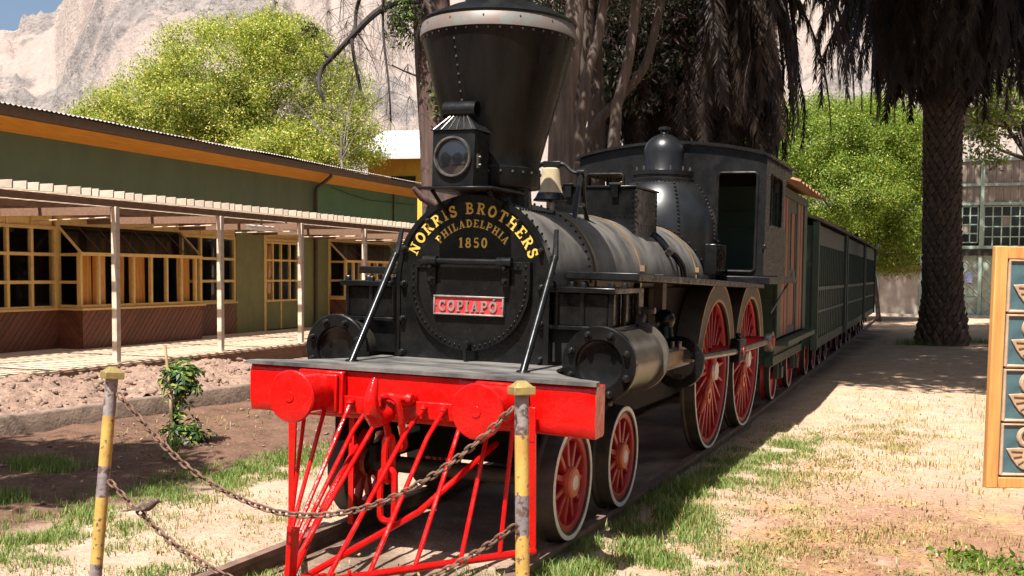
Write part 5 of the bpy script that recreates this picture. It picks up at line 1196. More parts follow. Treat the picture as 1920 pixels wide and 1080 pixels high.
# ------------------------------------------------------------------ tile panel on the right
a_ = math.atan2(CAM_R.y, CAM_R.x) + 0.02
tp = thing('tile_panel', 'framed panel of teal and cream relief tiles in golden timber, right edge', 'tile panel', at(1848, 915, 4.5), a_)
tp.rotation_euler = (0, 0.011, a_)
PH, PWD = 1.004, 0.60
MB().box(0, .052, 0, .034, 0, PH).build('stile', 'pine', tp, bev=.004); MB().box(PWD-.052, PWD, 0, .034, 0, PH).build('stile', 'pine', tp, bev=.004)
MB().box(.053, PWD-.053, .001, .033, PH-.052, PH-.001).build('rail', 'pine', tp, bev=.003); MB().box(.053, PWD-.053, .001, .033, .001, .045).build('rail', 'pine', tp, bev=.003)
MB().box(.054, PWD-.054, .024, .032, .046, PH-.053).build('backing', 'tilebrown', tp)
TS = 0.222; mesh_cache = []
def tile(col, row):
    x0 = .058 + col*(TS+.006); z0 = .050 + row*(TS+.0045)
    if not mesh_cache:
        t = MB().box(0, TS, .010, .023, 0, TS).build('tile', 'tileteal', tp, bev=.002)
        w = .014; fr = [(.006,.006),(TS-.006,.006),(TS-.006,TS-.006),(.006,TS-.006),(.006,.006)]
        k = [MB().tube([(x, .009, z) for x, z in fr], .008, 8).build('border', 'tilecream', t)]
        cx = TS/2
        k.append(MB().tube([(cx+.034*math.cos(R(a)), .008, .165+.034*math.sin(R(a))) for a in range(0, 361, 20)], .0115, 8, caps=False).build('ring', 'tilecream', t))
        k.append(MB().lathe([(.001,.006),(.016,.006),(.02,.0101)], (cx,0,.163), 'y', 14).build('ring_centre', 'tilebrown', t))
        wing = [(0.0,.008),(-.03,.010),(-.088,.006),(-.078,-.012),(-.064,-.036),(-.042,-.064),(-.020,-.080),(0.0,-.084),(.020,-.080),(.042,-.064),(.064,-.036),(.078,-.012),(.088,.006),(.03,.010)]
        k.append(MB().prism([(cx+x, .110+z) for x, z in wing], lambda x, z: (x, .0102, z), lambda x, z: (x, .003, z)).build('wing', 'tilecream', t, bev=.003))
        mb = MB()
        for s in (-1, 1):
            for p, q in (((.020,-.006),(.066,-.004)),((.022,-.024),(.056,-.030)),((.014,-.044),(.036,-.058))): mb.tube([(cx+s*p[0], .0025, .110+p[1]), (cx+s*q[0], .0025, .110+q[1])], .0042, 6)
        k.append(mb.build('wing_slots', 'tilebrown', t)); k.append(MB().ball((cx,.002,.108), .010, 10).build('centre_dot', 'tileyellow', t))
        mesh_cache.extend([t, k]); t.location = (x0, 0, z0); return
    t = mesh_cache[0].copy(); COL.objects.link(t); t.location = (x0, random.uniform(-.001,.001), z0); t.rotation_euler = (random.uniform(-.006,.006), 0, random.uniform(-.006,.006))
    for c in mesh_cache[1]: q = c.copy(); COL.objects.link(q); q.parent = t
for c in range(2):
    for r in range(4): tile(c, r)
MB().box(PWD+.004, PWD+.074, -.01, .05, -.92, PH+.05).build('support_post', 'pine', tp, bev=.004)

# ------------------------------------------------------------------ vegetation helpers
def crown_points(ells, ncl, per, sig, shell=0.55):
    P_ = []; N_ = []; w = np.array([e[1][0]*e[1][1]*e[1][2] for e in ells])**0.67; w /= w.sum()
    cs = []
    for i in range(ncl):
        c, r = ells[RNG.choice(len(ells), p=w)]; d = RNG.normal(size=3); d /= np.linalg.norm(d)
        q = RNG.uniform(shell, 1.0)**0.6; lump = 1 + 0.16*mnoise.noise(Vector((d*2.3 + np.array(c)).tolist()))
        p = np.array(c) + d*np.array(r)*q*lump; cs.append(p)
        k = int(per*RNG.uniform(.5, 1.5)); x = p + RNG.normal(size=(k,3))*sig*np.array([1,1,.75]); P_.append(x)
        N_.append(np.tile(d*0.8 + np.array([0,0,.8]), (k,1)))
    return np.concatenate(P_), np.concatenate(N_), cs
def tree(name, label, cat, base, trunk, tr, ells, ncl, per, sig, size, mats, probs, bark='bark', droop=.2, nbr=14, aspect=.45, group=None):
    t = thing(name, label, cat, base, 0, group); b = Vector(base)
    MB().tube([Vector(p)-b for p in trunk], tr, 10).build('trunk', bark, t)
    P_, N_, cs = crown_points([(np.array(c)-np.array(b), r) for c, r in ells], ncl, per, sig)
    mi = RNG.choice(len(mats), size=len(P_), p=probs)
    leaves('crown', P_, size, mats, t, mi, aspect, droop, N_)
    top = Vector(trunk[-1])-b; mb = MB()
    for c in [cs[i] for i in RNG.choice(len(cs), min(nbr, len(cs)), replace=False)]:
        c = Vector(c.tolist()); m1 = top.lerp(c, .45) + Vector((random.uniform(-.3,.3), random.uniform(-.3,.3), random.uniform(-.1,.5)))
        mb.tube([top, m1, c], [tr[-1]*.7, tr[-1]*.4, .015], 6)
    mb.build('branches', bark, t); return t
def gnd(u, v, d):
    p = at(u, v, d); return Vector((p.x, p.y, GZ))
def E(u, v, d, rx, ry, rz): return (tuple(at(u, v, d)), (rx, ry, rz))
b = gnd(470, 400, 40)
tree('pepper_tree', 'big domed yellow green tree rising behind the green building', 'tree', b, [b, b+Vector((.2,.1,2.5)), at(480, 260, 40)], [.45,.38,.3],
     [E(455,180,40,4.0,3.6,2.85), E(330,225,39.5,2.9,2.8,1.9), E(560,190,40.5,2.6,2.8,2.2), E(230,262,39,2.4,2.2,1.35), E(150,262,39,1.3,1.4,.9), E(610,265,39,2.0,2.2,1.6), E(440,300,38,4.2,2,1.0), E(520,80,40,1.7,2,1.0)],
     1700, 165, .23, .094, ['leaf_yel','leaf_blossom','leaf_green'], [.58,.26,.16], droop=.3)
b = gnd(1648, 598, 43)
tree('pepper_tree', 'bright green leafy tree beyond the coaches, left of the big palm trunk', 'tree', b, [b, b+Vector((-.15,0,1.3)), at(1640, 520, 43), at(1620, 470, 43)], [.10,.085,.075,.06],
     [E(1560,270,43,3.13,2.51,1.80), E(1470,300,42.4189,2.20,2.09,1.86), E(1640,300,43,2.09,2.09,2.20), E(1540,360,41.8378,3.48,2.09,1.51), E(1690,400,43,1.10,1.25,1.74), E(1670,470,43.5811,1.28,1.04,0.93), E(1700,330,43,1.16,1.04,1.16), E(1420,260,43,1.39,1.46,1.04), E(1600,430,43,1.74,1.57,0.93), E(1655,225,43,1.51,1.57,0.93), E(1520,215,43,1.39,1.25,0.81)],
     1500, 150, .24, .09, ['leaf_green','leaf_yel','leaf_blossom'], [.66,.28,.06], droop=.35, nbr=26)
b = gnd(1990, 600, 36)
tree('pepper_tree', 'yellow green and mauve tree at the right edge above the depot roof', 'tree', b, [b, b+Vector((0,0,3)), at(1930, 300, 36)], [.2,.17,.12],
     [E(1835,190,36,.5,.8,1.3), E(1815,150,36,.5,.7,.8), E(1890,215,37,1.2,1.2,.9), E(1850,290,36,.45,.5,.5), E(1930,120,37,1.5,1.4,1.3)], 130, 70, .22, .15, ['leaf_yel','leaf_green','leaf_grey'], [.40,.30,.30], droop=.35)
# trees that stand outside the picture and throw shade or dark reflections into it
b = Vector((9.2, 13.0, GZ))
tree('pepper_tree', 'tall spreading tree standing out of view to the right of the path', 'tree', b, [b, b+Vector((-.6,-.4,4)), b+Vector((-2.2,-1.2,9))], [.4,.34,.25],
     [((2.4,9.0,11.5),(3.0,2.4,1.4)), ((2.8,13.0,12.0),(3.4,3.0,1.6)), ((2.8,17.5,12.6),(3.4,3.0,1.6)), ((2.4,22.5,13.4),(3.2,3.0,1.5)), ((7.0,13.5,11.0),(3.0,3.0,1.6))], 950, 75, .38, .28, ['leaf_green','leaf_yel'], [.7,.3])
for k, (x, y, r_, h, lb) in enumerate(((11.5,1.0,3.0,7.5,'unseen dark tree added at right for reflections, level with the engine front'),(12.5,8.5,3.2,8.5,'unseen dark tree added at right for reflections, level with the cab'),(12.8,21.0,3.4,9.0,'unseen dark tree added at right for reflections, level with the coaches'),(13.0,30.0,3.4,9.0,'unseen dark tree added at right for reflections, near the last coach'),
        (9.5,-13.0,3.2,6.8,'unseen bushy tree added for reflections ahead of the engine, right of the track'),(2.5,-17.5,3.2,7.0,'unseen bushy tree added for reflections straight ahead of the engine'),(-4.5,-17.0,3.4,7.0,'unseen bushy tree added for reflections ahead of the engine, left of the track'),(-11.5,-13.0,3.2,7.0,'unseen bushy tree added for reflections ahead of the engine, beside the building'))):
    b = Vector((x, y, GZ))  # unseen trees added to darken reflections and cut fill light on the engine
    tree('reflection_tree', lb, 'tree', b, [b, b+Vector((.1,0,1.2)), b+Vector((.2,.1,h*.45))], [.24,.2,.14], [((x, y, h*.58), (r_, r_, h*.36)), ((x+.4, y-.6, h*.28), (r_*.95, r_*.95, h*.24))], 300, 48, .36, .36, ['leaf_dark','leaf_green'], [.6,.4], nbr=10)
b = Vector((10.0, 40.0, GZ))
tree('pepper_tree', 'very tall tree standing out of view beside the depot hall', 'tree', b, [b, b+Vector((-.6,-.2,7)), b+Vector((-3.5,-.5,14.5))], [.5,.4,.25],
     [((3.0,39.6,16.8),(5.5,2.4,1.6)), ((8.0,40,16.0),(3.0,2.5,1.8))], 300, 60, .40, .30, ['leaf_green','leaf_yel'], [.7,.3])
b = Vector((-7.0, -2.6, GZ))
tree('pepper_tree', 'small tree standing out of view to the left by the kerb', 'tree', b, [b, b+Vector((.3,.1,2.5)), b+Vector((1.2,.3,4.8))], [.13,.11,.08],
     [((-4.9,-2.0,6.4),(1.5,1.35,.9)), ((-6.3,-2.4,6.6),(1.4,1.3,.9))], 150, 90, .24, .19, ['leaf_green','leaf_yel'], [.7,.3])

# cypress with reddish trunk and bare hanging boughs
b = gnd(836, 520, 14)
cyp = thing('cypress_tree', 'tall cypress with reddish bark left of the chimney and bare boughs', 'tree', b)
def rel(*pp): return [Vector(p)-b for p in pp]
MB().tube(rel(b, at(834,470,14), at(828,380,14), at(822,250,14), at(814,120,14), at(808,0,14), at(800,-180,14.1)), [.34,.29,.255,.25,.25,.245,.21], 20).build('trunk', 'barkred', cyp)
MB().tube(rel(at(818,385,13.8), at(790,370,13.7), at(775,352,13.65)), [.06,.045,.03], 10).build('limb', 'barkred', cyp)
TW = MB()
def bough(px, d, r0, r1, name='bough'):
    pts = [at(u, v, d + .12*math.sin(i*1.3)) for i, (u, v) in enumerate(px)]; n = len(pts)
    sm = []
    for i in range(n-1):
        for k in range(4): t = k/4; p0 = pts[max(0,i-1)]; p1 = pts[i]; p2 = pts[i+1]; p3 = pts[min(n-1,i+2)]; sm.append(.5*((2*p1)+(-p0+p2)*t+(2*p0-5*p1+4*p2-p3)*t*t+(-p0+3*p1-3*p2+p3)*t**3))
    sm.append(pts[-1]); m = len(sm)
    MB().tube([p-b for p in sm], [r0+(r1-r0)*i/(m-1) for i in range(m)], 8).build(name, 'darktwig', cyp); return sm
def twigs(path, n, ln, down=.6, r=.0035):
    for k in range(n):
        p = random.choice(path); d = Vector((random.uniform(-1,1), random.uniform(-.6,.6), random.uniform(-1,.6)-down)).normalized(); q = [p]
        for j in range(4): d = (d + Vector((random.uniform(-.35,.35), random.uniform(-.3,.3), -.15+random.uniform(-.3,.2)))).normalized(); q.append(q[-1]+d*ln*random.uniform(.5,1)/4)
        TW.tube([x-b for x in q], [r, r*.85, r*.7, r*.5, r*.3], 4)
        if random.random() < .6:
            d2 = (d + Vector((random.uniform(-1,1), 0, random.uniform(-.6,.6)))).normalized(); TW.tube([q[2]-b, q[2]+d2*ln*.3-b], [r*.6, r*.3], 4)
g1 = bough([(790,0),(752,2),(724,12),(695,32),(662,66),(630,100),(605,127),(598,150),(600,172),(608,190)], 13.5, .055, .016)
g2 = bough([(676,-8),(668,20),(666,48),(660,66),(662,96),(668,130),(676,168)], 13.5, .026, .022)
g3 = bough([(719,-10),(718,40),(721,90),(728,150),(731,190),(733,228)], 13.4, .020, .010)
g4 = bough([(735,122),(755,132),(780,142)], 13.6, .008, .014)
g5 = bough([(669,60),(684,82),(698,112)], 13.5, .010, .004)
twigs(g1, 46, .75); twigs(g2, 34, .7); twigs(g3, 34, .6); twigs(g5, 10, .5); twigs(g1[:12], 16, 1.1, .9)
g6 = [at(640,-10,13.5), at(615,20,13.5), at(650,40,13.5), at(590,50,13.5)]; twigs(g6, 30, .7, .2)
g7 = [at(765,120,13.7), at(768,180,13.7), at(775,240,13.7), at(770,60,13.7)]; twigs(g7, 26, .5)
TW.build('twigs', 'darktwig', cyp)
P_ = np.concatenate([np.array(at(u, v, 13.6))-np.array(b) + RNG.normal(size=(n, 3))*[s_, s_, s_*1.3] for u, v, n, s_ in ((755,15,500,.12),(748,50,260,.08),(765,35,300,.10),(823,165,160,.07),(828,200,160,.07),(820,185,90,.05),(573,52,50,.05),(590,62,40,.04))])
leaves('foliage', P_, .07, ['leaf_dark','leaf_green'], cyp, RNG.choice(2, len(P_), p=[.7,.3]), .3, .4)
P_, N_, cs = crown_points([(np.array(at(700,-420,14))-np.array(b), (2.2,1.6,1.6)), (np.array(at(830,-500,14.5))-np.array(b), (2.2,1.8,2.0))], 150, 60, .22)
leaves('crown', P_, .2, ['leaf_dark'], cyp, None, .35, .6, N_)
p = min(g1, key=lambda q: (q - at(614, 114, 13.5)).length)
bird(p + Vector((0, 0, .014)), R(200), 1.0, 'small dark bird silhouetted on the bare bough at top left', 'birddark', 'birddark')

# grey dead brushwood in front of the big tree
b = gnd(640, 420, 30)
db = thing('dead_shrub', 'grey leafless tangle of dead branches against the big tree', 'shrub', b)
mb = MB(); st0 = at(640, 300, 30)
mb.tube([Vector((0,0,0)), (at(650,380,30)-b), st0-b], [.06,.05,.03], 8)
def grow(p, d, ln, r, dep):
    q = [p]; 
    for j in range(3): d = (d + Vector((random.uniform(-.35,.35), random.uniform(-.35,.35), random.uniform(-.3,.22)))).normalized(); q.append(q[-1]+d*ln/3)
    mb.tube([x-b for x in q], [r, r*.85, r*.7, r*.5], 5, caps=False)
    if dep:
        for k in range(4): grow(q[random.randint(1,3)], (d + Vector((random.uniform(-1,1), random.uniform(-.8,.8), random.uniform(-.9,.6)))).normalized(), ln*random.uniform(.5,.8), r*.5, dep-1)
for u, v in ((590,235),(615,220),(660,180),(690,215),(650,260),(690,270),(620,275),(675,150)):
    tgt = at(u, v, 30 + random.uniform(-.5,.5)); d = (tgt-st0); mb.tube([st0-b, st0.lerp(tgt,.5)-b+Vector((random.uniform(-.2,.2),0,.15)), tgt-b], [.018,.014,.011], 5); grow(tgt, (d.normalized()+Vector((0,0,-.2))).normalized(), .95, .010, 4)
mb.build('branches', 'twig', db)

# trunks right of the chimney
def trunk_tree(px, d, rr, mt, label):
    pts = [at(u, v, d) for u, v in px]; base = Vector((pts[-1].x, pts[-1].y, GZ)); pts = [base] + pts[::-1]
    t = thing('bare_trunk_tree', label, 'tree', base); sm = []
    n = len(pts)
    for i in range(n-1):
        for k in range(4): q = k/4; p0 = pts[max(0,i-1)]; p1 = pts[i]; p2 = pts[i+1]; p3 = pts[min(n-1,i+2)]; sm.append(.5*((2*p1)+(-p0+p2)*q+(2*p0-5*p1+4*p2-p3)*q*q+(-p0+3*p1-3*p2+p3)*q**3))
    sm.append(pts[-1]); m = len(sm)
    MB().tube([p + Vector((.03*fbm(i*.5, d, 1, 2), 0, 0)) - base for i, p in enumerate(sm)], [rr*(1.25-.45*i/(m-1))*(1+.08*fbm(i*.7, d*3, 1, 2)) for i in range(m)], 14).build('trunk', mt, t)
    c = pts[-1]-base + Vector((0,0,1.2)); P_, N_, cs = crown_points([(np.array(c), (1.0,1.0,.8))], 40, 55, .2)
    leaves('crown', P_, .15, ['leaf_dark'], t, None, .35, .7, N_); return t
trunk_tree([(1085,-60),(1074,60),(1062,150),(1052,260)], 16.0, .17, 'barkpale', 'thick pale trunk just right of the chimney')
trunk_tree([(1140,-60),(1124,60),(1103,130),(1092,210),(1086,300)], 17.0, .085, 'barkpale', 'slim curved pale trunk second from the chimney')
trunk_tree([(1100,-80),(1092,80),(1078,200),(1072,300)], 18.5, .20, 'bark', 'dark trunk standing behind the two pale trunks')
trunk_tree([(1200,-60),(1178,110),(1158,200),(1150,300)], 17.5, .09, 'barkpale', 'slim pale trunk nearest the palm and steam dome')
trunk_tree([(1250,-60),(1215,110),(1165,180),(1118,235),(1098,310)], 18.0, .08, 'bark', 'leaning dark trunk slanting across behind the sand box')
b = gnd(1120, 400, 20)
P_, N_, cs = crown_points([(np.array(at(1070,-30,19))-np.array(b), (1.0,1.0,.75)), (np.array(at(1150,-40,20))-np.array(b), (1.2,1,.7))], 120, 60, .17)
P2_, N2_, cs = crown_points([(np.array(at(u,v,22.5))-np.array(b), r) for u, v, r in ((1050,60,(.7,.8,1.3)),(1100,110,(.7,.8,1.5)),(1150,60,(.9,.8,1.6)),(1200,90,(.8,.8,1.3)),(1070,190,(.35,.5,.7)),(1240,40,(.9,.8,1.2)))], 420, 60, .16, .3)
P_ = np.concatenate([P_, P2_]); N_ = np.concatenate([N_, N2_])
dc = thing('cypress_tree', 'dark feathery cypress foliage hanging at the top, right of the chimney', 'tree', b)
leaves('crown', P_, .15, ['leaf_dark','leaf_grey'], dc, RNG.choice(2, len(P_), p=[.72,.28]), .25, 1.2, N_)
MB().tube([(0,0,0), at(1118,200,20)-b, at(1112,0,20)-b, at(1110,-150,20)-b], [.2,.16,.13,.1], 10).build('trunk', 'bark', dc)

# ------------------------------------------------------------------ palms
def frond_mesh(name, ln, outw, drop, mt, nleaf=46, ll=.55, hang=.75, seed=0):
    rs = random.Random(seed); pts = []
    for i in range(13):
        t = i/12; pts.append(Vector((outw*(1-(1-t)**2.2), rs.uniform(-.03,.03)*i*.4, -drop*t**1.7 + .25*math.sin(PI*min(1, t*1.6))*outw*.35)))
    mb = MB().tube(pts, [.035*(1-.85*i/12) + .004 for i in range(13)], 5, caps=False)
    for i in range(nleaf):
        t = .10 + .90*(i+.5)/nleaf; f = t*12; k = min(11, int(f)); p = pts[k].lerp(pts[k+1], f-k); d = (pts[k+1]-pts[k]).normalized()
        sd = d.cross(Vector((0,1,0))); l_ = ll*(1-.55*abs(t-.45)/.55)*rs.uniform(.75,1.15)
        for s in (-1, 1):
            v = (Vector((0,s,0))*rs.uniform(.35,.75) + d*rs.uniform(.5,.9) + Vector((rs.uniform(-.15,.15), 0, -hang*rs.uniform(.6,1.2)))).normalized()*l_
            w = d*.027; mid = p + v*.55 + Vector((0, s*.03, .02))
            mb.add([p-w, p+w, mid+w*.8, mid-w*.8, p+v+Vector((0,0,-.05))], [(0,1,2,3), (3,2,4)])
    me_o = mb.build(name, mt, None, smooth=False); return me_o
def palm(name, label, base, path, rad, crown_top, ndead, spread, tip_lo, tip_hi, seed, tang=3.4):
    rs = random.Random(seed); b = Vector(base); t = thing(name, label, 'palm tree', b)
    pts = [Vector(p)-b for p in path]; MB().tube(pts, rad, 24).build('trunk', 'palmtrunk', t)
    # leaf bases: the ones that face the photograph singly, the rest joined
    tot = sum((pts[i+1]-pts[i]).length for i in range(len(pts)-1)); rows = int(tot/.165); tocam = (CAM_POS - b); tocam.z = 0; tocam.normalize()
    boot = MB().add([(-.115,0,-.06),(0,-.0,-.16),(.115,0,-.06),(0,-.03,.17),(-.03,-.085,.10),(.03,-.085,.10),(0,-.055,-.08)], [(1,0,6),(0,4,6),(4,5,6),(5,2,6),(2,1,6),(0,3,4),(4,3,5),(5,3,2)])
    first = None; singles = []; rest = MB()
    for k in range(rows):
        s_ = (k+.5)/rows*tot; a = 0; j = 0
        while j < len(pts)-2 and s_ > (pts[j+1]-pts[j]).length: s_ -= (pts[j+1]-pts[j]).length; j += 1
        f = s_/(pts[j+1]-pts[j]).length; c = pts[j].lerp(pts[j+1], f); r = rad[j]+(rad[j+1]-rad[j])*f
        if c.z > crown_top-3.2: continue
        m_ = 15
        for i in range(m_):
            an = 2*PI*(i + .5*(k % 2))/m_ + rs.uniform(-.05,.05); d = Vector((math.cos(an), math.sin(an), 0))
            mt_ = Matrix.Rotation(an + PI/2, 3, 'Z') @ Matrix.Rotation(rs.uniform(-.15,.15), 3, 'X'); sc = r/.55*rs.uniform(.85,1.15)
            p = c + d*(r-.005) + Vector((0,0,rs.uniform(-.02,.02)))
            if d.dot(tocam) > .12 and c.z > .5: singles.append((p, mt_, sc))
            else: rest.add([mt_ @ (Vector(v)*sc) + p for v in boot.v], boot.f)
    for i, (p, m_, sc) in enumerate(singles):
        if i >= 290: rest.add([m_ @ (Vector(v)*sc) + p for v in boot.v], boot.f); continue
        if first is None: first = boot.build('leaf_base', 'boot', t, smooth=False); o = first; o.location = p; o.rotation_euler = m_.to_euler(); o.scale = (sc,)*3
        else: inst('leaf_base', first.data, t, p, m_, sc)
    tag(rest.build('leaf_base_cover', 'boot', t, smooth=False), kind='stuff')
    top = pts[-1]
    # hanging dead fronds
    vars_ = []
    for k in range(7):
        ow = (.35, .7, 1.1, 1.6, 2.2, 2.8, 3.2)[k]*spread; dz = crown_top - 1.0 - (tip_lo + (tip_hi-tip_lo)*(k/6)**1.2); vars_.append(frond_mesh('dead_frond', 1, ow, dz, 'frond', 110, .70, .95, seed*10+k))
    tmpl = list(vars_); n = 0
    for k in range(ndead):
        w = rs.choices(range(7), weights=(10,14,16,14,8,5,3))[0]; an = rs.uniform(0, 2*PI); o = tmpl[w]
        if o.parent is None: o.parent = t
        else: o = o.copy(); COL.objects.link(o)
        o.location = (top.x + .25*math.cos(an), top.y + .25*math.sin(an), crown_top - b.z - 1.0 + rs.uniform(-.9,.35)); o.rotation_euler = (rs.uniform(-.12,.12), rs.uniform(-.1,.1), an); o.scale = (rs.uniform(.85,1.12),)*3
    # the inner tangle nobody could count, as one part
    A = np.array([v.co[:] for v in tmpl[1].data.vertices]); fl = [list(p.vertices) for p in tmpl[1].data.polygons if len(p.vertices) == 4]; fl = np.array(fl)
    VV = []; FF = []; ox = 0
    for k in range(230):
        an = rs.uniform(0, 2*PI); sx_ = rs.uniform(.5, tang); sz_ = rs.uniform(.72, 1.06); c, s_ = math.cos(an), math.sin(an)
        q = A*np.array([sx_, 1.25, sz_]); q = np.stack([q[:,0]*c - q[:,1]*s_, q[:,0]*s_ + q[:,1]*c, q[:,2]], 1) + np.array([top.x + .2*c, top.y + .2*s_, crown_top - b.z - 1.0 + rs.uniform(-.9,.6)])
        VV.append(q); FF.append(fl + ox); ox += len(A)
    tag(npmesh('frond_tangle', np.concatenate(VV), np.concatenate(FF).ravel(), 4, ['frond'], t), kind='stuff')
    for o in tmpl:
        if o.parent is None: bpy.data.objects.remove(o)
    g = frond_mesh('green_frond', 1, 5.0, 1.6, 'frondgreen', 60, .8, .25, seed*10+9); g.parent = t
    for k in range(150):
        o = g if k == 0 else g.copy()
        if k: COL.objects.link(o)
        an = k*2.39996; el = -.05 + 1.15*(k/150)
        o.location = (top.x, top.y, crown_top - b.z - .3 + .006*k); o.rotation_euler = (0, -el, an); o.scale = (rs.uniform(.9,1.15),)*3
    return t
b1 = gnd(1212, 560, 24)
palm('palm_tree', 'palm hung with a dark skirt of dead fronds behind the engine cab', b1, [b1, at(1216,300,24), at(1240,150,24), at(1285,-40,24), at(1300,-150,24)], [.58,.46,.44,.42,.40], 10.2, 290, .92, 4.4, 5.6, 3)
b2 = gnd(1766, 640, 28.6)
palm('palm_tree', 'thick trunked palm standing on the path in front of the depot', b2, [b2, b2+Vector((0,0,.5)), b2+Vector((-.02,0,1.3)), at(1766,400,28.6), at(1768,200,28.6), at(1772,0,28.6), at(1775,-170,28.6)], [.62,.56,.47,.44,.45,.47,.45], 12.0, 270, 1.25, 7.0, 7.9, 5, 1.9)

# ------------------------------------------------------------------ staked young shrub
b = Vector((-4.31, 3.05, GZ))
stk = thing('garden_stake', 'thin pale stake tied upright to the young shrub', 'stake', b + Vector((.05,-.12,0)))
MB().tube([(0,0,-.05), (-.02,.01,.5), (-.075,.0,1.03)], [.017,.016,.013], 8).build('stick', 'stake', stk)
MB().tube([(-.09,-.02,.50), (.06,.01,.62)], .006, 5).build('cross_tie', 'stake', stk)
sh = thing('umbrella_shrub', 'young variegated shrub with leaf whorls growing by the kerb', 'shrub', b)
mb = MB()
for k in range(6):
    a = k*1.1; mb.tube([(0.05*math.cos(a),.05*math.sin(a),-.02), (.04*math.cos(a+1),.05*math.sin(a),.3), (.10*math.cos(a),.10*math.sin(a),.62+.04*k)], [.010,.009,.006], 6)
mb.build('stems', 'bark', sh)
V_ = []; n = 0
def whorl(c, nrm, s):
    global n
    nrm = nrm.normalized(); u = nrm.cross(Vector((.3,.2,.9))).normalized(); w = nrm.cross(u); k = random.randint(6,8)
    for i in range(k):
        a = 2*PI*i/k + random.uniform(-.15,.15); d = (u*math.cos(a) + w*math.sin(a) + nrm*random.uniform(-.35,.05)).normalized(); sd = d.cross(nrm).normalized(); l_ = s*random.uniform(.8,1.15)
        V_.extend([c + d*l_*.12, c + d*l_*.62 + sd*l_*.17 + nrm*.01, c + d*l_ - nrm*l_*.12, c + d*l_*.62 - sd*l_*.17 + nrm*.01]); n += 1
for k in range(85):
    d = Vector((random.gauss(0,1), random.gauss(0,1), random.gauss(0,1))).normalized(); c = Vector((.04,.05,.70)) + Vector((d.x*.21, d.y*.21, d.z*.20))*random.uniform(.35,1.15); whorl(c, d + Vector((0,-.2,.9)), .10)
for k in range(55):
    d = Vector((random.gauss(0,1), random.gauss(0,1), abs(random.gauss(0,1)))).normalized(); c = Vector((.08,.05,.04)) + Vector((d.x*.26, d.y*.24, d.z*.28))*random.uniform(.4,1.2); whorl(c, d + Vector((0,-.2,.9)), .09)
for k in range(14): whorl(Vector((random.uniform(-.1,.12), random.uniform(-.1,.1), random.uniform(.3,.52))), Vector((random.gauss(0,1), random.gauss(0,1), .6)), .08)
npmesh('leaf_whorls', np.array([v[:] for v in V_]), np.arange(4*n), 4, ['leaf_var'], sh)
def weed(c, h, nb, label, mt='leaf_green', sp=None):
    w = thing('weed', label, 'weed', c); vs = []
    for k in range(nb):
        a = random.uniform(0, 2*PI); q = random.uniform(.02, h*.55) if not sp else abs(random.gauss(0, sp)); p = Vector((math.cos(a)*q, math.sin(a)*q, random.uniform(.02, h))); vs.append(p[:])
    leaves('foliage', np.array(vs), .055, [mt], w, None, .4)
    m_ = MB()
    for k in range(6): a = k*1.05; m_.tube([(0,0,0), (math.cos(a)*h*.2, math.sin(a)*h*.2, h*.5), (math.cos(a)*h*.4, math.sin(a)*h*.4, h*.9)], .004, 4)
    m_.build('stems', 'bark', w)
weed((bpt(3.3,-1.55,.02)), .55, 130, 'small leafy plant beside the pergola post by the left cylinder')
weed((-3.75, 2.35, GZ), .20, 60, 'low weed sprouting in the bare soil between grass and shrub')
weed((3.15, 1.55, GZ), .06, 150, 'flat green weed on the ground at lower right', sp=.16)
weed((3.45, 1.35, GZ), .07, 170, 'green weed clump at the bottom right corner of the ground', sp=.2)

# ------------------------------------------------------------------ grass, litter
def blades(name, regions, mt, label, hmul=0.72, wid=.0032):
    X = []; H = []; dens = 1.0
    for (cx, cy, rx, ry, cnt, h) in regions:
        k = 0; tries = 0
        while k < cnt*dens and tries < cnt*12:
            tries += 1; x = random.gauss(cx, rx*.5); y = random.gauss(cy, ry*.5)
            if abs(x-cx) > rx*1.3 or abs(y-cy) > ry*1.3: continue
            q = fbm(x, y, 2.6, 3, 11.0)
            if q < random.uniform(-.45, .35): continue
            X.append((x, y)); H.append(h*random.uniform(.45, 1.25)*(1+.5*q)); k += 1
    X = np.array(X); H = np.array(H)*hmul; m_ = len(X); an = RNG.uniform(0, 2*PI, m_); ln = RNG.uniform(.15, .85, m_)*H
    d = np.stack([np.cos(an), np.sin(an), np.zeros(m_)], 1); sd = np.stack([-np.sin(an), np.cos(an), np.zeros(m_)], 1)*wid*RNG.uniform(.6,1.4,m_)[:,None]
    B_ = np.concatenate([X, np.full((m_,1), GZ-.012)], 1); up = np.zeros((m_,3)); up[:,2] = H
    Mi = B_ + up*.6 + d*(ln*.35)[:,None]; Tp = B_ + up*.95 + d*ln[:,None]
    V = np.stack([B_-sd, B_+sd, Mi+sd*.8, Mi-sd*.8, Tp+sd*.1, Tp-sd*.1], 1).reshape(-1,3); o = np.arange(m_)[:,None]*6
    F_ = np.concatenate([o+np.array([[0,1,2,3]]), o+np.array([[3,2,4,5]])], 1).ravel()
    tag(npmesh(name, V, F_, 4, [mt]), label, 'grass', kind='stuff')
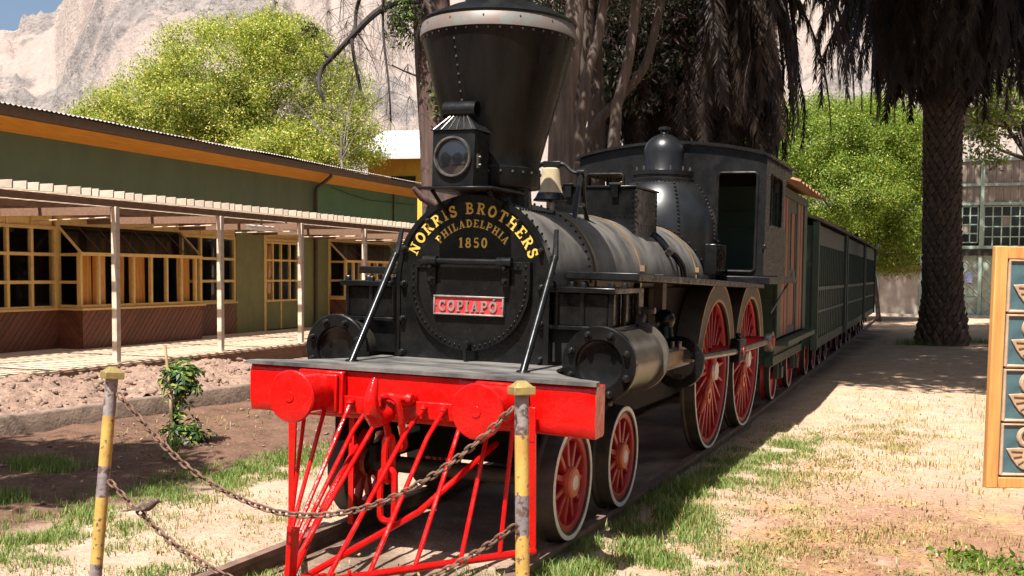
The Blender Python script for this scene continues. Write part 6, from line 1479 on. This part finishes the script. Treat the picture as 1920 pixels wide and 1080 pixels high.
blades('grass', [(-2.75,1.0,.55,1.5,4200,.085),(-2.6,2.8,.5,1.3,4200,.10),(-2.3,-.5,.6,.8,2600,.08),(-2.5,4.6,.5,1.5,2600,.09),(-1.15,-.75,.5,.5,1200,.06),(-1.3,.7,.35,.7,700,.05),
    (-4.6,1.6,.45,.35,1300,.12),(-4.1,.35,.55,.25,1100,.10),(-3.6,5.6,.6,.5,500,.06),(-4.6,6.0,.5,.4,350,.07),(.1,-.65,.8,.5,2600,.06),(.5,-.2,.4,.3,700,.05),(-.3,-1.5,.8,.3,900,.05),
    (1.22,1.1,.38,1.0,3400,.085),(1.05,2.6,.28,1.3,2600,.10),(1.25,4.2,.45,1.6,4600,.075),(1.5,5.8,.55,1.3,3400,.06),(.95,.5,.25,.6,1500,.10),(1.7,2.2,.5,.9,2300,.045),(1.9,.8,.5,.6,1700,.05),(1.05,1.9,.2,.25,420,.19),(1.0,2.9,.2,.3,420,.17),
    (2.2,7.4,.7,1.2,900,.06),(3.3,1.4,.45,.3,1500,.05),(2.9,.9,.4,.3,700,.05),(2.0,24.6,.8,.5,700,.25),(3.6,26.2,.5,.4,400,.22)], 'grass', 'short green grass along the rails and path')
blades('low_turf', [(2.0,3.2,1.2,3.2,3200,.022),(2.0,1.2,1.4,1.2,2600,.022),(1.5,6.5,.8,2.5,2200,.026),(3.5,8,1.5,4,1000,.03),(-1.5,1.0,.7,2.0,1800,.025),(-2.6,2.2,.6,3.0,3500,.04),(.1,-.7,.9,.6,1800,.025)], 'drygrass', 'short trodden turf thinly covering the earth', 1.0, .0042)
blades('dry_grass', [(1.9,4.5,.7,1.2,1500,.05),(2.3,6.3,.6,.9,1300,.06),(2.2,2.3,.8,1.0,1500,.04),(2.5,9,1.0,2.2,900,.06),(3.0,5,.9,2,700,.07),(2.0,1.0,.8,.7,1200,.04),(3.9,10,1,2,500,.10),(-1.6,.2,.5,1.2,900,.04),(.2,-.8,.8,.5,900,.04),(1.1,2.0,.4,2.2,900,.09),(3.1,1.9,.6,.7,500,.06),(-5.0,4.5,.8,2.5,420,.06)], 'drygrass', 'sparse straw coloured grass on the bare ground', 1.0, .0035)
pl = []
for cx, cy, rx, ry, k in ((2.2,6.8,.5,.6,420),(1.9,4.6,.6,.8,420),(1.9,2.6,.8,.9,420),(2.4,1.2,1.0,.8,320),(3.0,3.0,1.0,1.5,160),(-1.6,.4,.5,1,80),(.2,-.6,.9,.5,160),(2.6,11,1.2,2.5,300),(-3.6,2.5,1.0,2,120)):
    for _ in range(k): pl.append((random.gauss(cx,rx*.6), random.gauss(cy,ry*.6), GZ+.012+random.uniform(0,.012)))
tag(leaves('leaf_litter', np.array(pl), .030, ['litter'], None, None, .5, 0.0, np.tile(np.array([0,0,1.0])*1.0, (len(pl),1))), 'fallen dry leaves scattered over the ground', 'leaves', kind='stuff')
